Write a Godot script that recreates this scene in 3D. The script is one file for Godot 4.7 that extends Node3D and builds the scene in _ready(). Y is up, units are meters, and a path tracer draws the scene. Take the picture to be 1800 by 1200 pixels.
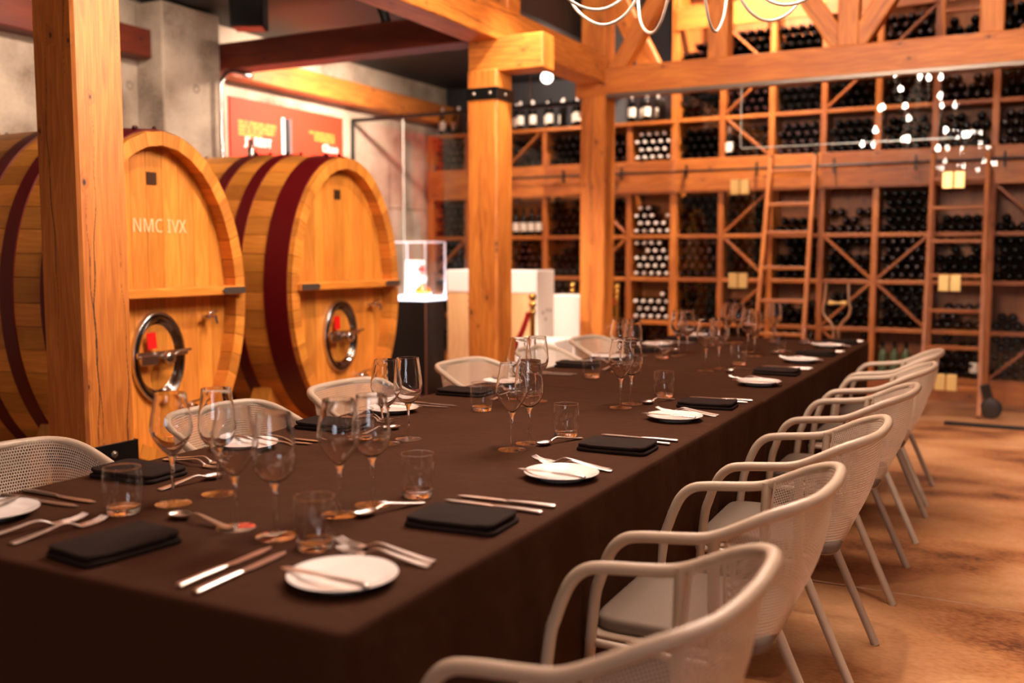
extends Node3D
# A long dining table set in a timber-framed wine cellar. Metres, y up. The camera stands at the near end of the table.

var rng := RandomNumberGenerator.new()
var taken := {}
var M := {}
const ORD := ["nearest", "second", "third", "fourth", "fifth", "farthest"]


# ---------- mesh builder ----------
class Mb:
	var v := PackedVector3Array()
	var n := PackedVector3Array()
	var t := PackedVector2Array()
	var ix := PackedInt32Array()

	func vert(p: Vector3, nn: Vector3, uv: Vector2) -> int:
		v.append(p); n.append(nn); t.append(uv)
		return v.size() - 1

	func face(i: int, j: int, k: int) -> void:   # counter-clockwise seen from outside; Godot wants clockwise
		ix.append(i); ix.append(k); ix.append(j)

	func poly(p: Array, uvs: Array = []) -> void:  # flat convex polygon, counter-clockwise from outside
		var nn: Vector3 = (p[1] - p[0]).cross(p[2] - p[0]).normalized()
		var b := v.size()
		for i in p.size():
			vert(p[i], nn, uvs[i] if uvs.size() else Vector2(p[i].x + p[i].z, p[i].y))
		for i in range(1, p.size() - 1):
			face(b, b + i, b + i + 1)

	# chamfered box; uv: v runs along the longest side (scaled by us), u across
	func box(c: Vector3, s: Vector3, bev := 0.004, bs := Basis.IDENTITY, us := Vector2(1.6, 0.4), off := Vector2.ZERO) -> void:
		var h := s * 0.5
		bev = minf(bev, minf(h.x, minf(h.y, h.z)) * 0.8)
		var lg := 0
		if s.y >= s.x and s.y >= s.z: lg = 1
		elif s.z >= s.x and s.z >= s.y: lg = 2
		var corner := func(sx: float, sy: float, sz: float, ax: int) -> Vector3:
			var q := Vector3(sx * h.x, sy * h.y, sz * h.z)
			if ax != 0: q.x -= sx * bev
			if ax != 1: q.y -= sy * bev
			if ax != 2: q.z -= sz * bev
			return q
		var uvof := func(q: Vector3, ax: int) -> Vector2:
			var o: Array = [0, 1, 2]
			o.erase(ax)
			var a: int = o[0]
			var b: int = o[1]
			if a == lg or (b != lg and s[a] > s[b]):
				var w := a; a = b; b = w
			return Vector2((q[a] + ax * 0.13) * us.x, q[b] * us.y) + off
		for ax in 3:
			for sg in [-1.0, 1.0]:
				var p := []
				var a := (ax + 1) % 3
				var b := (ax + 2) % 3
				for k in [[-1, -1], [1, -1], [1, 1], [-1, 1]]:
					var sv := Vector3.ZERO
					sv[ax] = sg; sv[a] = k[0]; sv[b] = k[1]
					p.append(corner.call(sv.x, sv.y, sv.z, ax))
				if sg < 0: p.reverse()
				var uvs := []
				var q := []
				for e in p:
					uvs.append(uvof.call(e, ax)); q.append(c + bs * e)
				poly(q, uvs)
		if bev <= 0.0: return
		for ax in 3:   # twelve edges
			var a := (ax + 1) % 3
			var b := (ax + 2) % 3
			for sa in [-1.0, 1.0]:
				for sb in [-1.0, 1.0]:
					var lo := Vector3.ZERO
					lo[ax] = -1; lo[a] = sa; lo[b] = sb
					var hi := lo
					hi[ax] = 1
					var p := [corner.call(lo.x, lo.y, lo.z, a), corner.call(hi.x, hi.y, hi.z, a), corner.call(hi.x, hi.y, hi.z, b), corner.call(lo.x, lo.y, lo.z, b)]
					var out := Vector3.ZERO
					out[a] = sa; out[b] = sb
					if (p[1] - p[0]).cross(p[2] - p[0]).dot(out) < 0: p.reverse()
					var uvs := []
					var q := []
					for e in p:
						uvs.append(uvof.call(e, a)); q.append(c + bs * e)
					poly(q, uvs)
		for sx in [-1.0, 1.0]:
			for sy in [-1.0, 1.0]:
				for sz in [-1.0, 1.0]:
					var p := [corner.call(sx, sy, sz, 0), corner.call(sx, sy, sz, 1), corner.call(sx, sy, sz, 2)]
					if (p[1] - p[0]).cross(p[2] - p[0]).dot(Vector3(sx, sy, sz)) < 0: p.reverse()
					var uvs := []
					var q := []
					for e in p:
						uvs.append(uvof.call(e, 0)); q.append(c + bs * e)
					poly(q, uvs)

	# a timber from a to b with a w by d section
	func bar(a: Vector3, b: Vector3, w: float, d: float, bev := 0.004, up := Vector3.UP, us := Vector2(1.6, 0.4), off := Vector2.ZERO) -> void:
		var y := (b - a).normalized()
		var x := y.cross(up)
		if x.length() < 0.01: x = y.cross(Vector3.RIGHT)
		x = x.normalized()
		var z := x.cross(y)
		box((a + b) * 0.5, Vector3(w, (b - a).length(), d), bev, Basis(x, y, z), us, off)

	func grid(pts: Array, wrap_u := false, flip := false, uvs: Array = [], wrap_v := false) -> void:   # rows of points, smooth normals from neighbours
		var R := pts.size()
		var C: int = pts[0].size()
		var b := v.size()
		for r in R:
			for c in C:
				var c0: int = (c - 1 + C) % C if wrap_u else maxi(c - 1, 0)
				var c1: int = (c + 1) % C if wrap_u else mini(c + 1, C - 1)
				var r0: int = (r - 1 + R) % R if wrap_v else maxi(r - 1, 0)
				var r1: int = (r + 1) % R if wrap_v else mini(r + 1, R - 1)
				var du: Vector3 = pts[r][c1] - pts[r][c0]
				var dv: Vector3 = pts[r1][c] - pts[r0][c]
				var nn := du.cross(dv)
				if nn.length_squared() < 1e-16:
					if du.length_squared() < 1e-14:
						var rr: int = r1 if r == 0 else r0
						du = pts[rr][c1] - pts[rr][c0]
						nn = du.cross(dv)
					if nn.length_squared() < 1e-18: nn = Vector3.UP
				nn = nn.normalized() * (-1.0 if flip else 1.0)
				vert(pts[r][c], nn, uvs[r][c] if uvs.size() else Vector2(float(c) / maxi(C - 1, 1), float(r) / maxi(R - 1, 1)))
		for r in (R if wrap_v else R - 1):
			for c in (C if wrap_u else C - 1):
				var i := b + r * C + c
				var j := b + r * C + (c + 1) % C
				var rn := (r + 1) % R
				var k := b + rn * C + (c + 1) % C
				var l := b + rn * C + c
				if flip:
					face(i, l, k); face(i, k, j)
				else:
					face(i, j, k); face(i, k, l)

	# surface of revolution about y: profile of (radius, y) from bottom to top on the outside
	func lathe(prof: Array, segs := 24, xf := Transform3D.IDENTITY, flip := false) -> void:
		var pts := []
		for q in prof:
			var row := []
			for i in segs:
				var a := -TAU * i / segs
				row.append(xf * Vector3(cos(a) * q.x, q.y, sin(a) * q.x))
			pts.append(row)
		grid(pts, true, flip)

	# profile with sharp corners: each straight run its own smooth group
	func lathe_runs(runs: Array, segs := 24, xf := Transform3D.IDENTITY) -> void:
		for r in runs: lathe(r, segs, xf)

	# swept round or flattened tube; side fixes the width direction when given
	func tube(path: Array, rad: Array, segs := 8, caps := true, flat: Array = [], side := Vector3.ZERO, closed := false) -> void:
		var pts := []
		var N := path.size()
		var x := Vector3.ZERO
		for i in N:
			var tn: Vector3
			if closed: tn = (path[(i + 1) % N] - path[(i - 1 + N) % N]).normalized()
			else: tn = (path[mini(i + 1, N - 1)] - path[maxi(i - 1, 0)]).normalized()
			if side != Vector3.ZERO: x = (side - tn * side.dot(tn)).normalized()
			elif x == Vector3.ZERO:
				x = tn.cross(Vector3.UP)
				if x.length() < 0.05: x = tn.cross(Vector3.RIGHT)
				x = x.normalized()
			else: x = (x - tn * x.dot(tn)).normalized()
			var y := tn.cross(x)
			var r: float = rad[i] if rad.size() == N else rad[0]
			var f: float = r
			if flat.size(): f = flat[i] if flat.size() == N else flat[0]
			var row := []
			for k in segs:
				var a := TAU * k / segs
				row.append(path[i] + x * cos(a) * r + y * sin(a) * f)
			pts.append(row)
		if closed: grid(pts, true, false, [], true)
		else: grid(pts, true, false)
		if caps and not closed:
			var r0: Array = pts[0].duplicate()
			r0.reverse()
			poly(r0)
			poly(pts[N - 1])

	func ball(c: Vector3, r: Vector3, segs := 12, rings := 8) -> void:
		var prof := []
		for i in rings + 1:
			var a := -PI / 2 + PI * i / rings
			prof.append(Vector2(cos(a), sin(a)))
		lathe(prof, segs, Transform3D(Basis.from_scale(r), c))

	# prism of a polygon (Vector2 list, counter-clockwise) in the plane of ex, ey, thickness along ez
	func prism(pg: PackedVector2Array, o: Vector3, ex: Vector3, ey: Vector3, ez: Vector3, th: float, us := 1.0) -> void:
		var tri := Geometry2D.triangulate_polygon(pg)
		for s in [0.0, 1.0]:
			var b := v.size()
			var nn := ez * (1.0 if s > 0 else -1.0)
			for q in pg: vert(o + ex * q.x + ey * q.y + ez * th * s, nn, q * us)
			for i in range(0, tri.size(), 3):
				var a0: Vector3 = v[b + tri[i]]
				var a1: Vector3 = v[b + tri[i + 1]]
				var a2: Vector3 = v[b + tri[i + 2]]
				if (a1 - a0).cross(a2 - a0).dot(nn) > 0: face(b + tri[i], b + tri[i + 1], b + tri[i + 2])
				else: face(b + tri[i], b + tri[i + 2], b + tri[i + 1])
		var C := Vector2.ZERO
		for q in pg: C += q / pg.size()
		for i in pg.size():
			var p := pg[i]
			var q := pg[(i + 1) % pg.size()]
			var a := o + ex * p.x + ey * p.y
			var bb := o + ex * q.x + ey * q.y
			var qd := [a, bb, bb + ez * th, a + ez * th]
			var nn2: Vector3 = (qd[1] - qd[0]).cross(qd[2] - qd[0])
			var outw := ex * (q.y - p.y) - ey * (q.x - p.x)
			if nn2.dot(outw) < 0: qd.reverse()
			poly(qd, [p * us, q * us, q * us + Vector2(th, 0) * us, p * us + Vector2(th, 0) * us])

	func mesh(mat: Material = null, into: ArrayMesh = null) -> ArrayMesh:
		var a := []
		a.resize(Mesh.ARRAY_MAX)
		a[Mesh.ARRAY_VERTEX] = v; a[Mesh.ARRAY_NORMAL] = n; a[Mesh.ARRAY_TEX_UV] = t; a[Mesh.ARRAY_INDEX] = ix
		var m := into if into else ArrayMesh.new()
		m.add_surface_from_arrays(Mesh.PRIMITIVE_TRIANGLES, a)
		if mat: m.surface_set_material(m.get_surface_count() - 1, mat)
		return m


# ---------- scene helpers ----------
func numbered(called: String) -> String:
	var k: int = taken.get(called, 0)
	taken[called] = k + 1
	return called if k == 0 else "%s_%03d" % [called, k]


func thing(called: String, label: String, category: String, at := Vector3.ZERO, turn := 0.0, group := "") -> Node3D:
	var o := Node3D.new()
	o.name = numbered(called)
	add_child(o)
	o.position = at
	o.rotation.y = turn
	return tag(o, label, category, group)


func tag(o: Node3D, label: String, category: String, group := "") -> Node3D:
	o.set_meta("label", label)
	o.set_meta("category", category)
	if group: o.set_meta("group", group)
	return o


func part(called: String, mb: Mb, mat: Material, parent: Node) -> MeshInstance3D:
	return put(called, mb.mesh(mat), parent)


func put(called: String, mesh: Mesh, parent: Node) -> MeshInstance3D:
	var o := MeshInstance3D.new()
	o.mesh = mesh
	if parent == self:
		o.name = numbered(called)
		add_child(o)
	else:
		var k := 0
		var nm := called
		while parent.has_node(NodePath(nm)):
			k += 1
			nm = "%s_%03d" % [called, k]
		o.name = nm
		parent.add_child(o, true)
	return o


func struct(called: String, mb: Mb, mat: Material, parent: Node = self) -> MeshInstance3D:
	var o := part(called, mb, mat, parent)
	if parent == self: o.set_meta("kind", "structure")
	return o


func dup(src: Node3D, label: String, at: Vector3, turn := 0.0, group := "") -> Node3D:
	var base: String = src.get_meta("base") if src.has_meta("base") else String(src.name)
	var r: Node3D = src.duplicate()
	r.name = numbered(base)
	add_child(r)
	r.position = at
	r.rotation = Vector3(0, turn, 0)
	r.set_meta("label", label)
	if group: r.set_meta("group", group)
	return r


func mat(c: Color, rough := 0.6, metal := 0.0) -> StandardMaterial3D:
	var m := StandardMaterial3D.new()
	m.albedo_color = c
	m.roughness = rough
	m.metallic = metal
	return m


func glow(c: Color, e: float) -> StandardMaterial3D:
	var m := mat(Color(0.9, 0.9, 0.88), 0.4)
	m.emission_enabled = true
	m.emission = c
	m.emission_energy_multiplier = e
	return m


func pane(a := 0.03, tint := Color(1, 1, 1)) -> StandardMaterial3D:
	var m := mat(Color(tint.r, tint.g, tint.b, a), 0.0)
	m.transparency = BaseMaterial3D.TRANSPARENCY_ALPHA
	m.cull_mode = BaseMaterial3D.CULL_DISABLED
	return m


func textured(img: Image, tint := Color.WHITE, rough := 0.6) -> StandardMaterial3D:
	var m := mat(tint, rough)
	m.albedo_texture = ImageTexture.create_from_image(img)
	return m


func noise(seed_: int, freq: float, oct := 3) -> FastNoiseLite:
	var f := FastNoiseLite.new()
	f.seed = seed_
	f.frequency = freq
	f.noise_type = FastNoiseLite.TYPE_SIMPLEX_SMOOTH
	f.fractal_octaves = oct
	if oct == 1: f.fractal_type = FastNoiseLite.FRACTAL_NONE
	return f


# planed timber: u across 0.62 m, v along 2.5 m, seamless both ways
func wood_image(w: int, h: int, dark: Color, light: Color, seed_: int, knots: int, cracks: int, ring := 9.0) -> Image:
	var im := Image.create_empty(w, h, false, Image.FORMAT_RGB8)
	var nl := noise(seed_, 1.0, 2)
	var nf := noise(seed_ + 1, 1.0, 1)
	var r := RandomNumberGenerator.new()
	r.seed = seed_
	var kn := []
	for i in knots: kn.append(Vector3(r.randf(), r.randf(), r.randf_range(0.006, 0.012)))
	var ck := []
	for i in cracks: ck.append([r.randf_range(0.05, 0.95), r.randf(), r.randf_range(0.15, 0.4), r.randf() * 9.0])
	for y in h:
		var vv := float(y) / h
		var va := vv * TAU
		var cy := cos(va) * 0.32
		var sy := sin(va) * 0.32
		for x in w:
			var uu := float(x) / w
			var ua := uu * TAU
			var big := nl.get_noise_3d(cy * 2.2 + cos(ua) * 0.6, sy * 2.2, sin(ua) * 0.6)
			var ph := uu * ring + big * 1.5
			var dk := 0.0
			for k in kn:
				var du: float = uu - k.x
				du -= roundf(du)
				var dv: float = vv - k.y
				dv -= roundf(dv)
				var d := sqrt(du * du * 0.38 + dv * dv * 2.2)
				if d < k.z * 6.0:
					var e: float = exp(-d * d / (k.z * k.z * 5.0))
					ph += e * 1.9 * signf(du)
					dk = maxf(dk, smoothstep(k.z, k.z * 0.35, d) * 0.9 + e * 0.22)
			var g := ph - floorf(ph)
			g = smoothstep(0.0, 0.75, g) * (1.0 - smoothstep(0.8, 1.0, g))
			var fine := nf.get_noise_3d(uu * 90.0, cy * 6.0, sy * 6.0)
			var s := clampf(0.66 - 0.2 * g + fine * 0.24 + big * 0.3, 0.0, 1.0)
			var c := dark.lerp(light, s)
			c = c.lerp(dark * 0.45, dk)
			for q in ck:
				var dv2: float = vv - q[1]
				dv2 -= roundf(dv2)
				if absf(dv2) < q[2]:
					var pos: float = q[0] + 0.02 * sin(vv * TAU * 2.0 + q[3]) + 0.006 * sin(vv * TAU * 9.0 + q[3])
					var wd: float = 0.0045 * (1.0 - absf(dv2) / q[2])
					if absf(uu - pos) < wd: c = c.lerp(dark * 0.25, 0.8)
			im.set_pixel(x, y, c)
	return im


# mottled mineral surface, seamless
func blotch_image(w: int, seed_: int, cols: Array, f1: float, f2: float, speck: float, stretch := 1.0) -> Image:
	var im := Image.create_empty(w, w, false, Image.FORMAT_RGB8)
	var a := noise(seed_, f1, 5)
	var b := noise(seed_ + 7, f2, 3)
	var c := noise(seed_ + 9, f1 * 0.6, 4)
	for y in w:
		var ya := float(y) / w * TAU
		for x in w:
			var xa := float(x) / w * TAU
			# torus in 3-d would need 4-d noise: two blended planes instead
			var u := float(x) / w
			var v := float(y) / w
			var bu := smoothstep(0.8, 1.0, u)
			var bv := smoothstep(0.8, 1.0, v)
			var p := 0.0
			for iu in 2:
				for iv in 2:
					var wt := (bu if iu else 1.0 - bu) * (bv if iv else 1.0 - bv)
					if wt > 0.001:
						p += wt * (a.get_noise_2d(u - iu, (v - iv) * stretch) + 0.5 * c.get_noise_2d(u - iu + 5.0, (v - iv) * stretch))
			var q := b.get_noise_2d(u, v * stretch)
			var s := clampf(0.5 + p * 0.75 + q * speck, 0.0, 1.0) * (cols.size() - 1)
			var i := mini(int(s), cols.size() - 2)
			var cc: Color = cols[i]
			im.set_pixel(x, y, cc.lerp(cols[i + 1], s - i))
	return im


func spot(pos: Vector3, to: Vector3, energy: float, angle: float, col: Color, size := 0.04) -> void:
	# unseen spotlight, placed to light its target: can, glowing face and light together
	var t := thing("unseen_spotlight", "unseen can spotlight placed overhead, aimed " + aims[spots % aims.size()], "spotlight", pos)
	spots += 1
	var d := (to - pos).normalized()
	var up := Vector3.UP if absf(d.y) < 0.95 else Vector3.RIGHT
	var bs := Basis.looking_at(d, up) * Basis(Vector3.RIGHT, -PI / 2)
	var m := Mb.new()
	m.lathe([Vector2(0.0, -0.14), Vector2(0.035, -0.138), Vector2(0.042, -0.12), Vector2(0.042, 0.0), Vector2(0.038, 0.0), Vector2(0.036, -0.02)], 16, Transform3D(bs, Vector3.ZERO))
	m.tube([Vector3(0, 0.02, 0) - d * 0.1, Vector3(0, 0.22, 0) - d * 0.1], [0.008], 6)
	part("can", m, M.black_metal, t)
	var g := Mb.new()
	g.lathe([Vector2(0.0, -0.018), Vector2(0.034, -0.016)], 16, Transform3D(bs, Vector3.ZERO))
	part("lens", g, M.lamp_glow, t)
	var l := SpotLight3D.new()
	l.name = "spot_light"
	t.add_child(l, true)
	l.transform = Transform3D(Basis.looking_at(d, up), d * 0.012)
	l.light_energy = energy
	l.light_color = col
	l.spot_angle = angle
	l.spot_angle_attenuation = 1.0
	l.spot_range = 20.0
	l.spot_attenuation = 2.0
	l.light_size = size
	l.shadow_enabled = true

var spots := 0
var aims := []


func _ready() -> void:
	rng.seed = 11
	# ---------- camera ----------
	var cam := Camera3D.new()
	cam.name = "camera"
	add_child(cam)
	cam.position = Vector3(0, 1.3, 0)
	cam.rotation_order = EULER_ORDER_YXZ
	cam.rotation = Vector3(deg_to_rad(-5.06), deg_to_rad(27.55), 0)
	var at := CameraAttributesPhysical.new()
	at.frustum_focal_length = 34.44
	at.frustum_focus_distance = 3.05
	at.frustum_near = 0.05
	at.frustum_far = 60.0
	at.exposure_aperture = 1.7
	cam.attributes = at
	cam.current = true
	# ---------- surroundings and exposure ----------
	var env := Environment.new()
	env.background_mode = Environment.BG_COLOR
	env.background_color = Color(0.0, 0.0, 0.0)
	env.tonemap_mode = Environment.TONE_MAPPER_LINEAR
	env.tonemap_exposure = 1.0
	env.sdfgi_enabled = true
	env.ssao_enabled = true
	env.ssil_enabled = true
	var we := WorldEnvironment.new()
	we.name = "surroundings"
	we.environment = env
	add_child(we)
	make_materials()
	# ---------- unseen spotlights, placed and aimed to light chosen areas ----------
	var warm := Color(1.0, 0.885, 0.80)
	var W2 := Color(1.0, 0.90, 0.82)
	aims = ["at the head of the nearer oval cask", "at the head of the farther oval cask", "at the red wall panel", "at the concrete wall behind the casks", "down at the timber header over the glass", "at the topmost tier of the bottle rack",
		"at the timber post nearest the table head", "down at the floor right of the middle chairs", "down at the floor right of the nearest chairs", "at the bottle rack beside the glass doors", "at the bottle rack near the far ladder", "at the low rack behind the glazed screen",
		"at the near end of the table", "at the backs of the nearer chairs", "at the pillar with the steel strap", "at the white plinths", "at the pale display counter", "across the cellar floor"]
	spot(Vector3(-1.55, 4.3, -3.0), Vector3(-3.95, 1.15, -3.6), 9.5, 26.0, warm)
	spot(Vector3(-1.55, 4.3, -4.9), Vector3(-3.95, 1.15, -5.1), 10.0, 26.0, warm)
	spot(Vector3(-4.55, 3.1, -7.2), Vector3(-6.08, 2.1, -7.3), 16.0, 62.0, W2)
	spot(Vector3(-4.45, 3.1, -4.3), Vector3(-6.08, 2.1, -4.6), 4.5, 62.0, W2)
	spot(Vector3(-1.3, 4.6, -4.6), Vector3(-1.7, 2.9, -8.15), 8.0, 45.0, warm)
	spot(Vector3(-1.9, 4.75, -8.55), Vector3(-2.4, 3.5, -9.5), 46.0, 50.0, warm)
	spot(Vector3(-1.2, 4.6, -1.2), Vector3(-3.4, 2.5, -2.75), 1.2, 20.0, warm)
	spot(Vector3(1.3, 4.8, -4.9), Vector3(1.2, 0.0, -4.9), 32.0, 22.0, warm)
	spot(Vector3(1.2, 4.8, -2.6), Vector3(1.0, 0.0, -2.5), 46.0, 21.0, warm)
	spot(Vector3(-2.4, 4.6, -8.75), Vector3(-2.6, 1.2, -9.6), 3.6, 60.0, warm)
	spot(Vector3(-0.4, 4.6, -8.75), Vector3(-0.5, 1.2, -9.6), 2.4, 60.0, warm)
	spot(Vector3(-4.4, 3.1, -8.6), Vector3(-4.6, 1.4, -9.6), 2.4, 60.0, warm)
	spot(Vector3(-1.5, 4.6, -1.9), Vector3(-1.5, 0.7, -1.9), 2.0, 26.0, warm)
	spot(Vector3(-0.62, 4.7, -2.3), Vector3(-0.45, 0.5, -2.3), 9.0, 30.0, warm)
	spot(Vector3(-2.1, 4.3, -4.6), Vector3(-3.45, 2.0, -6.2), 1.6, 28.0, warm)
	spot(Vector3(-2.6, 3.6, -5.6), Vector3(-3.8, 0.8, -7.4), 12.0, 26.0, W2)
	spot(Vector3(-4.5, 3.1, -6.5), Vector3(-4.3, 0.7, -7.55), 14.0, 40.0, W2)
	spot(Vector3(1.0, 4.8, -7.1), Vector3(0.7, 0.0, -7.2), 34.0, 26.0, warm)
	# ---------- large structure ----------
	build_shell()
	build_timber()
	build_partition()
	build_rack()
	# ---------- objects ----------
	build_casks()
	build_display()
	build_tables()
	build_chairs()
	build_settings()
	build_chandeliers()
	build_small()


func make_materials() -> void:
	var fir := wood_image(320, 1024, Color(0.58, 0.31, 0.10), Color(0.84, 0.56, 0.25), 5, 7, 2, 13.0)
	var post := wood_image(320, 1024, Color(0.60, 0.32, 0.11), Color(0.87, 0.58, 0.27), 21, 12, 9, 12.0)
	var oak := wood_image(320, 1024, Color(0.66, 0.40, 0.13), Color(0.86, 0.59, 0.26), 33, 0, 0, 14.0)
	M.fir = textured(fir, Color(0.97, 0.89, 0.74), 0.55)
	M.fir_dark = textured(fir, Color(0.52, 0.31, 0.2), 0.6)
	M.ceiling = textured(fir, Color(0.9, 0.8, 0.7), 0.6)
	M.post = textured(post, Color(0.95, 0.89, 0.76), 0.55)
	M.rack = textured(fir, Color(0.86, 0.79, 0.64), 0.5)
	M.rack_b = textured(fir, Color(0.76, 0.67, 0.54), 0.5)
	M.oak = []
	for k in 5:
		var s := 0.86 + 0.05 * k
		M.oak.append(textured(oak, Color(s, s * (0.94 + 0.015 * (k % 3)), s * 0.9), 0.45))
	M.pine = textured(wood_image(128, 256, Color(0.80, 0.60, 0.40), Color(0.92, 0.75, 0.54), 61, 0, 0, 9.0), Color(1, 1, 1), 0.5)
	var conc := blotch_image(512, 3, [Color(0.40, 0.34, 0.28), Color(0.60, 0.53, 0.46), Color(0.70, 0.63, 0.55), Color(0.74, 0.68, 0.61)], 3.0, 60.0, 0.12)
	M.concrete = textured(conc, Color(1, 1, 1), 0.9)
	M.concrete.uv1_triplanar = true
	M.concrete.uv1_world_triplanar = true
	M.concrete.uv1_scale = Vector3(0.45, 0.45, 0.45)
	var fl := blotch_image(1024, 8, [Color(0.30, 0.165, 0.08), Color(0.52, 0.33, 0.19), Color(0.63, 0.44, 0.28), Color(0.68, 0.50, 0.34), Color(0.73, 0.56, 0.40)], 4.0, 90.0, 0.22, 1.6)
	M.floor = textured(fl, Color(0.97, 0.95, 0.92), 0.5)
	M.floor.uv1_triplanar = true
	M.floor.uv1_world_triplanar = true
	M.floor.uv1_scale = Vector3(0.3, 0.3, 0.3)
	M.grout = mat(Color(0.50, 0.44, 0.38), 0.9)
	M.black_paint = mat(Color(0.11, 0.105, 0.10), 0.6)
	M.grey_paint = mat(Color(0.26, 0.26, 0.27), 0.8)
	M.black_metal = mat(Color(0.035, 0.033, 0.032), 0.4, 0.3)
	M.hall_wall = textured(conc, Color(0.26, 0.21, 0.18), 0.9)
	M.hall_wall.uv1_triplanar = true
	M.hall_wall.uv1_world_triplanar = true
	M.steel = mat(Color(0.78, 0.75, 0.72), 0.22, 1.0)
	M.chrome = mat(Color(0.86, 0.84, 0.82), 0.1, 1.0)
	M.dish = mat(Color(0.42, 0.40, 0.38), 0.13, 1.0)
	M.cutlery = mat(Color(0.92, 0.89, 0.86), 0.3, 1.0)
	M.brass = mat(Color(0.86, 0.68, 0.34), 0.22, 1.0)
	M.brass_plate = mat(Color(0.90, 0.76, 0.48), 0.35, 0.6)
	M.zinc = mat(Color(0.46, 0.42, 0.38), 0.4, 0.8)
	M.hoop = mat(Color(0.33, 0.006, 0.025), 0.42)
	M.bolt = mat(Color(0.20, 0.02, 0.03), 0.35, 0.4)
	M.handle = mat(Color(0.80, 0.66, 0.52), 0.28, 0.9)
	M.rust = mat(Color(0.30, 0.20, 0.13), 0.5, 0.7)
	M.pane = pane(0.0)
	M.acrylic = pane(0.004, Color(0.95, 0.97, 1.0))
	M.glass = pane(0.0)
	M.solid_glass = mat(Color(1, 1, 1, 0.0), 0.0)
	M.solid_glass.refraction_enabled = true
	M.solid_glass.refraction_scale = 0.05
	M.pane_edge = mat(Color(0.75, 0.78, 0.74), 0.2)
	M.bottle = mat(Color(0.018, 0.02, 0.014), 0.16)
	M.bottle_b = mat(Color(0.03, 0.02, 0.015), 0.16)
	M.bottle_green = mat(Color(0.30, 0.36, 0.26), 0.2)
	M.cap_white = mat(Color(0.88, 0.84, 0.80), 0.4)
	M.cap_dark = mat(Color(0.03, 0.02, 0.02), 0.3)
	for q in [M.bottle, M.bottle_b, M.cap_dark]: q.metallic_specular = 0.3
	M.cap_red = mat(Color(0.17, 0.045, 0.04), 0.35)
	M.paper = mat(Color(0.90, 0.87, 0.80), 0.7)
	M.cloth = mat(Color(0.24, 0.145, 0.095), 0.9)
	M.cloth.metallic_specular = 0.16
	var wt := NoiseTexture2D.new()
	wt.noise = noise(4, 0.02, 3)
	wt.width = 512
	wt.height = 512
	wt.seamless = true
	M.cloth.heightmap_enabled = true
	M.cloth.heightmap_texture = wt
	M.cloth.heightmap_scale = 0.3
	M.cloth.uv1_triplanar = true
	M.cloth.uv1_world_triplanar = true
	M.cloth.uv1_scale = Vector3(0.8, 0.8, 0.8)
	M.napkin = mat(Color(0.15, 0.11, 0.095), 0.9)
	M.napkin.metallic_specular = 0.2
	M.china = mat(Color(0.93, 0.91, 0.89), 0.14)
	M.china.clearcoat_enabled = true
	M.china.clearcoat = 0.5
	M.china.clearcoat_roughness = 0.08
	M.frame = mat(Color(0.71, 0.63, 0.545), 0.42)
	# perforated sheet: round holes in a hexagonal lattice, tile 12 mm by 20.8 mm
	var pf := Image.create_empty(72, 125, false, Image.FORMAT_RGBA8)
	for y in 125:
		for x in 72:
			var hit := false
			for c in [[0.0, 0.0], [72.0, 0.0], [0.0, 125.0], [72.0, 125.0], [36.0, 62.5]]:
				if Vector2(x + 0.5 - c[0], y + 0.5 - c[1]).length() < 22.0: hit = true
			pf.set_pixel(x, y, Color(1, 1, 1, 0.0 if hit else 1.0))
	M.mesh = textured(pf, Color(0.78, 0.70, 0.62), 0.5)
	M.mesh.transparency = BaseMaterial3D.TRANSPARENCY_ALPHA_SCISSOR
	M.mesh.alpha_scissor_threshold = 0.5
	M.mesh.cull_mode = BaseMaterial3D.CULL_DISABLED
	var fab := NoiseTexture2D.new()
	fab.noise = noise(9, 0.3, 2)
	fab.width = 128
	fab.height = 128
	fab.seamless = true
	M.cushion = mat(Color(0.42, 0.36, 0.31), 0.95)
	M.cushion.heightmap_enabled = true
	M.cushion.heightmap_texture = fab
	M.cushion.heightmap_scale = 0.1
	M.cushion.uv1_triplanar = true
	M.cushion.uv1_scale = Vector3(6, 6, 6)
	M.lamp_glow = glow(Color(1.0, 0.86, 0.7), 6.0)
	M.bulb = glow(Color(1.0, 0.92, 0.84), 230.0)
	M.bulb_dim = glow(Color(1.0, 0.92, 0.84), 110.0)
	M.globe = glow(Color(1.0, 0.94, 0.88), 18.0)
	M.candle = mat(Color(0.85, 0.80, 0.72), 0.5)
	M.arm = mat(Color(0.70, 0.64, 0.58), 0.3, 0.5)
	M.white = mat(Color(0.90, 0.88, 0.85), 0.5)
	M.beige = mat(Color(0.80, 0.74, 0.62), 0.6)
	M.light_panel = glow(Color(0.92, 0.93, 1.0), 2.6)
	M.black_lam = mat(Color(0.045, 0.035, 0.032), 0.3)
	M.rope = mat(Color(0.62, 0.045, 0.04), 0.8)
	M.red_tag = mat(Color(0.80, 0.05, 0.03), 0.5)
	M.chalk = mat(Color(0.92, 0.74, 0.54), 0.9)
	M.lettering = mat(Color(0.95, 0.92, 0.9), 0.7)
	M.amber = mat(Color(0.78, 0.42, 0.12), 0.2)
	M.red_board = textured(fir, Color(0.8, 0.32, 0.22), 0.6)


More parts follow.
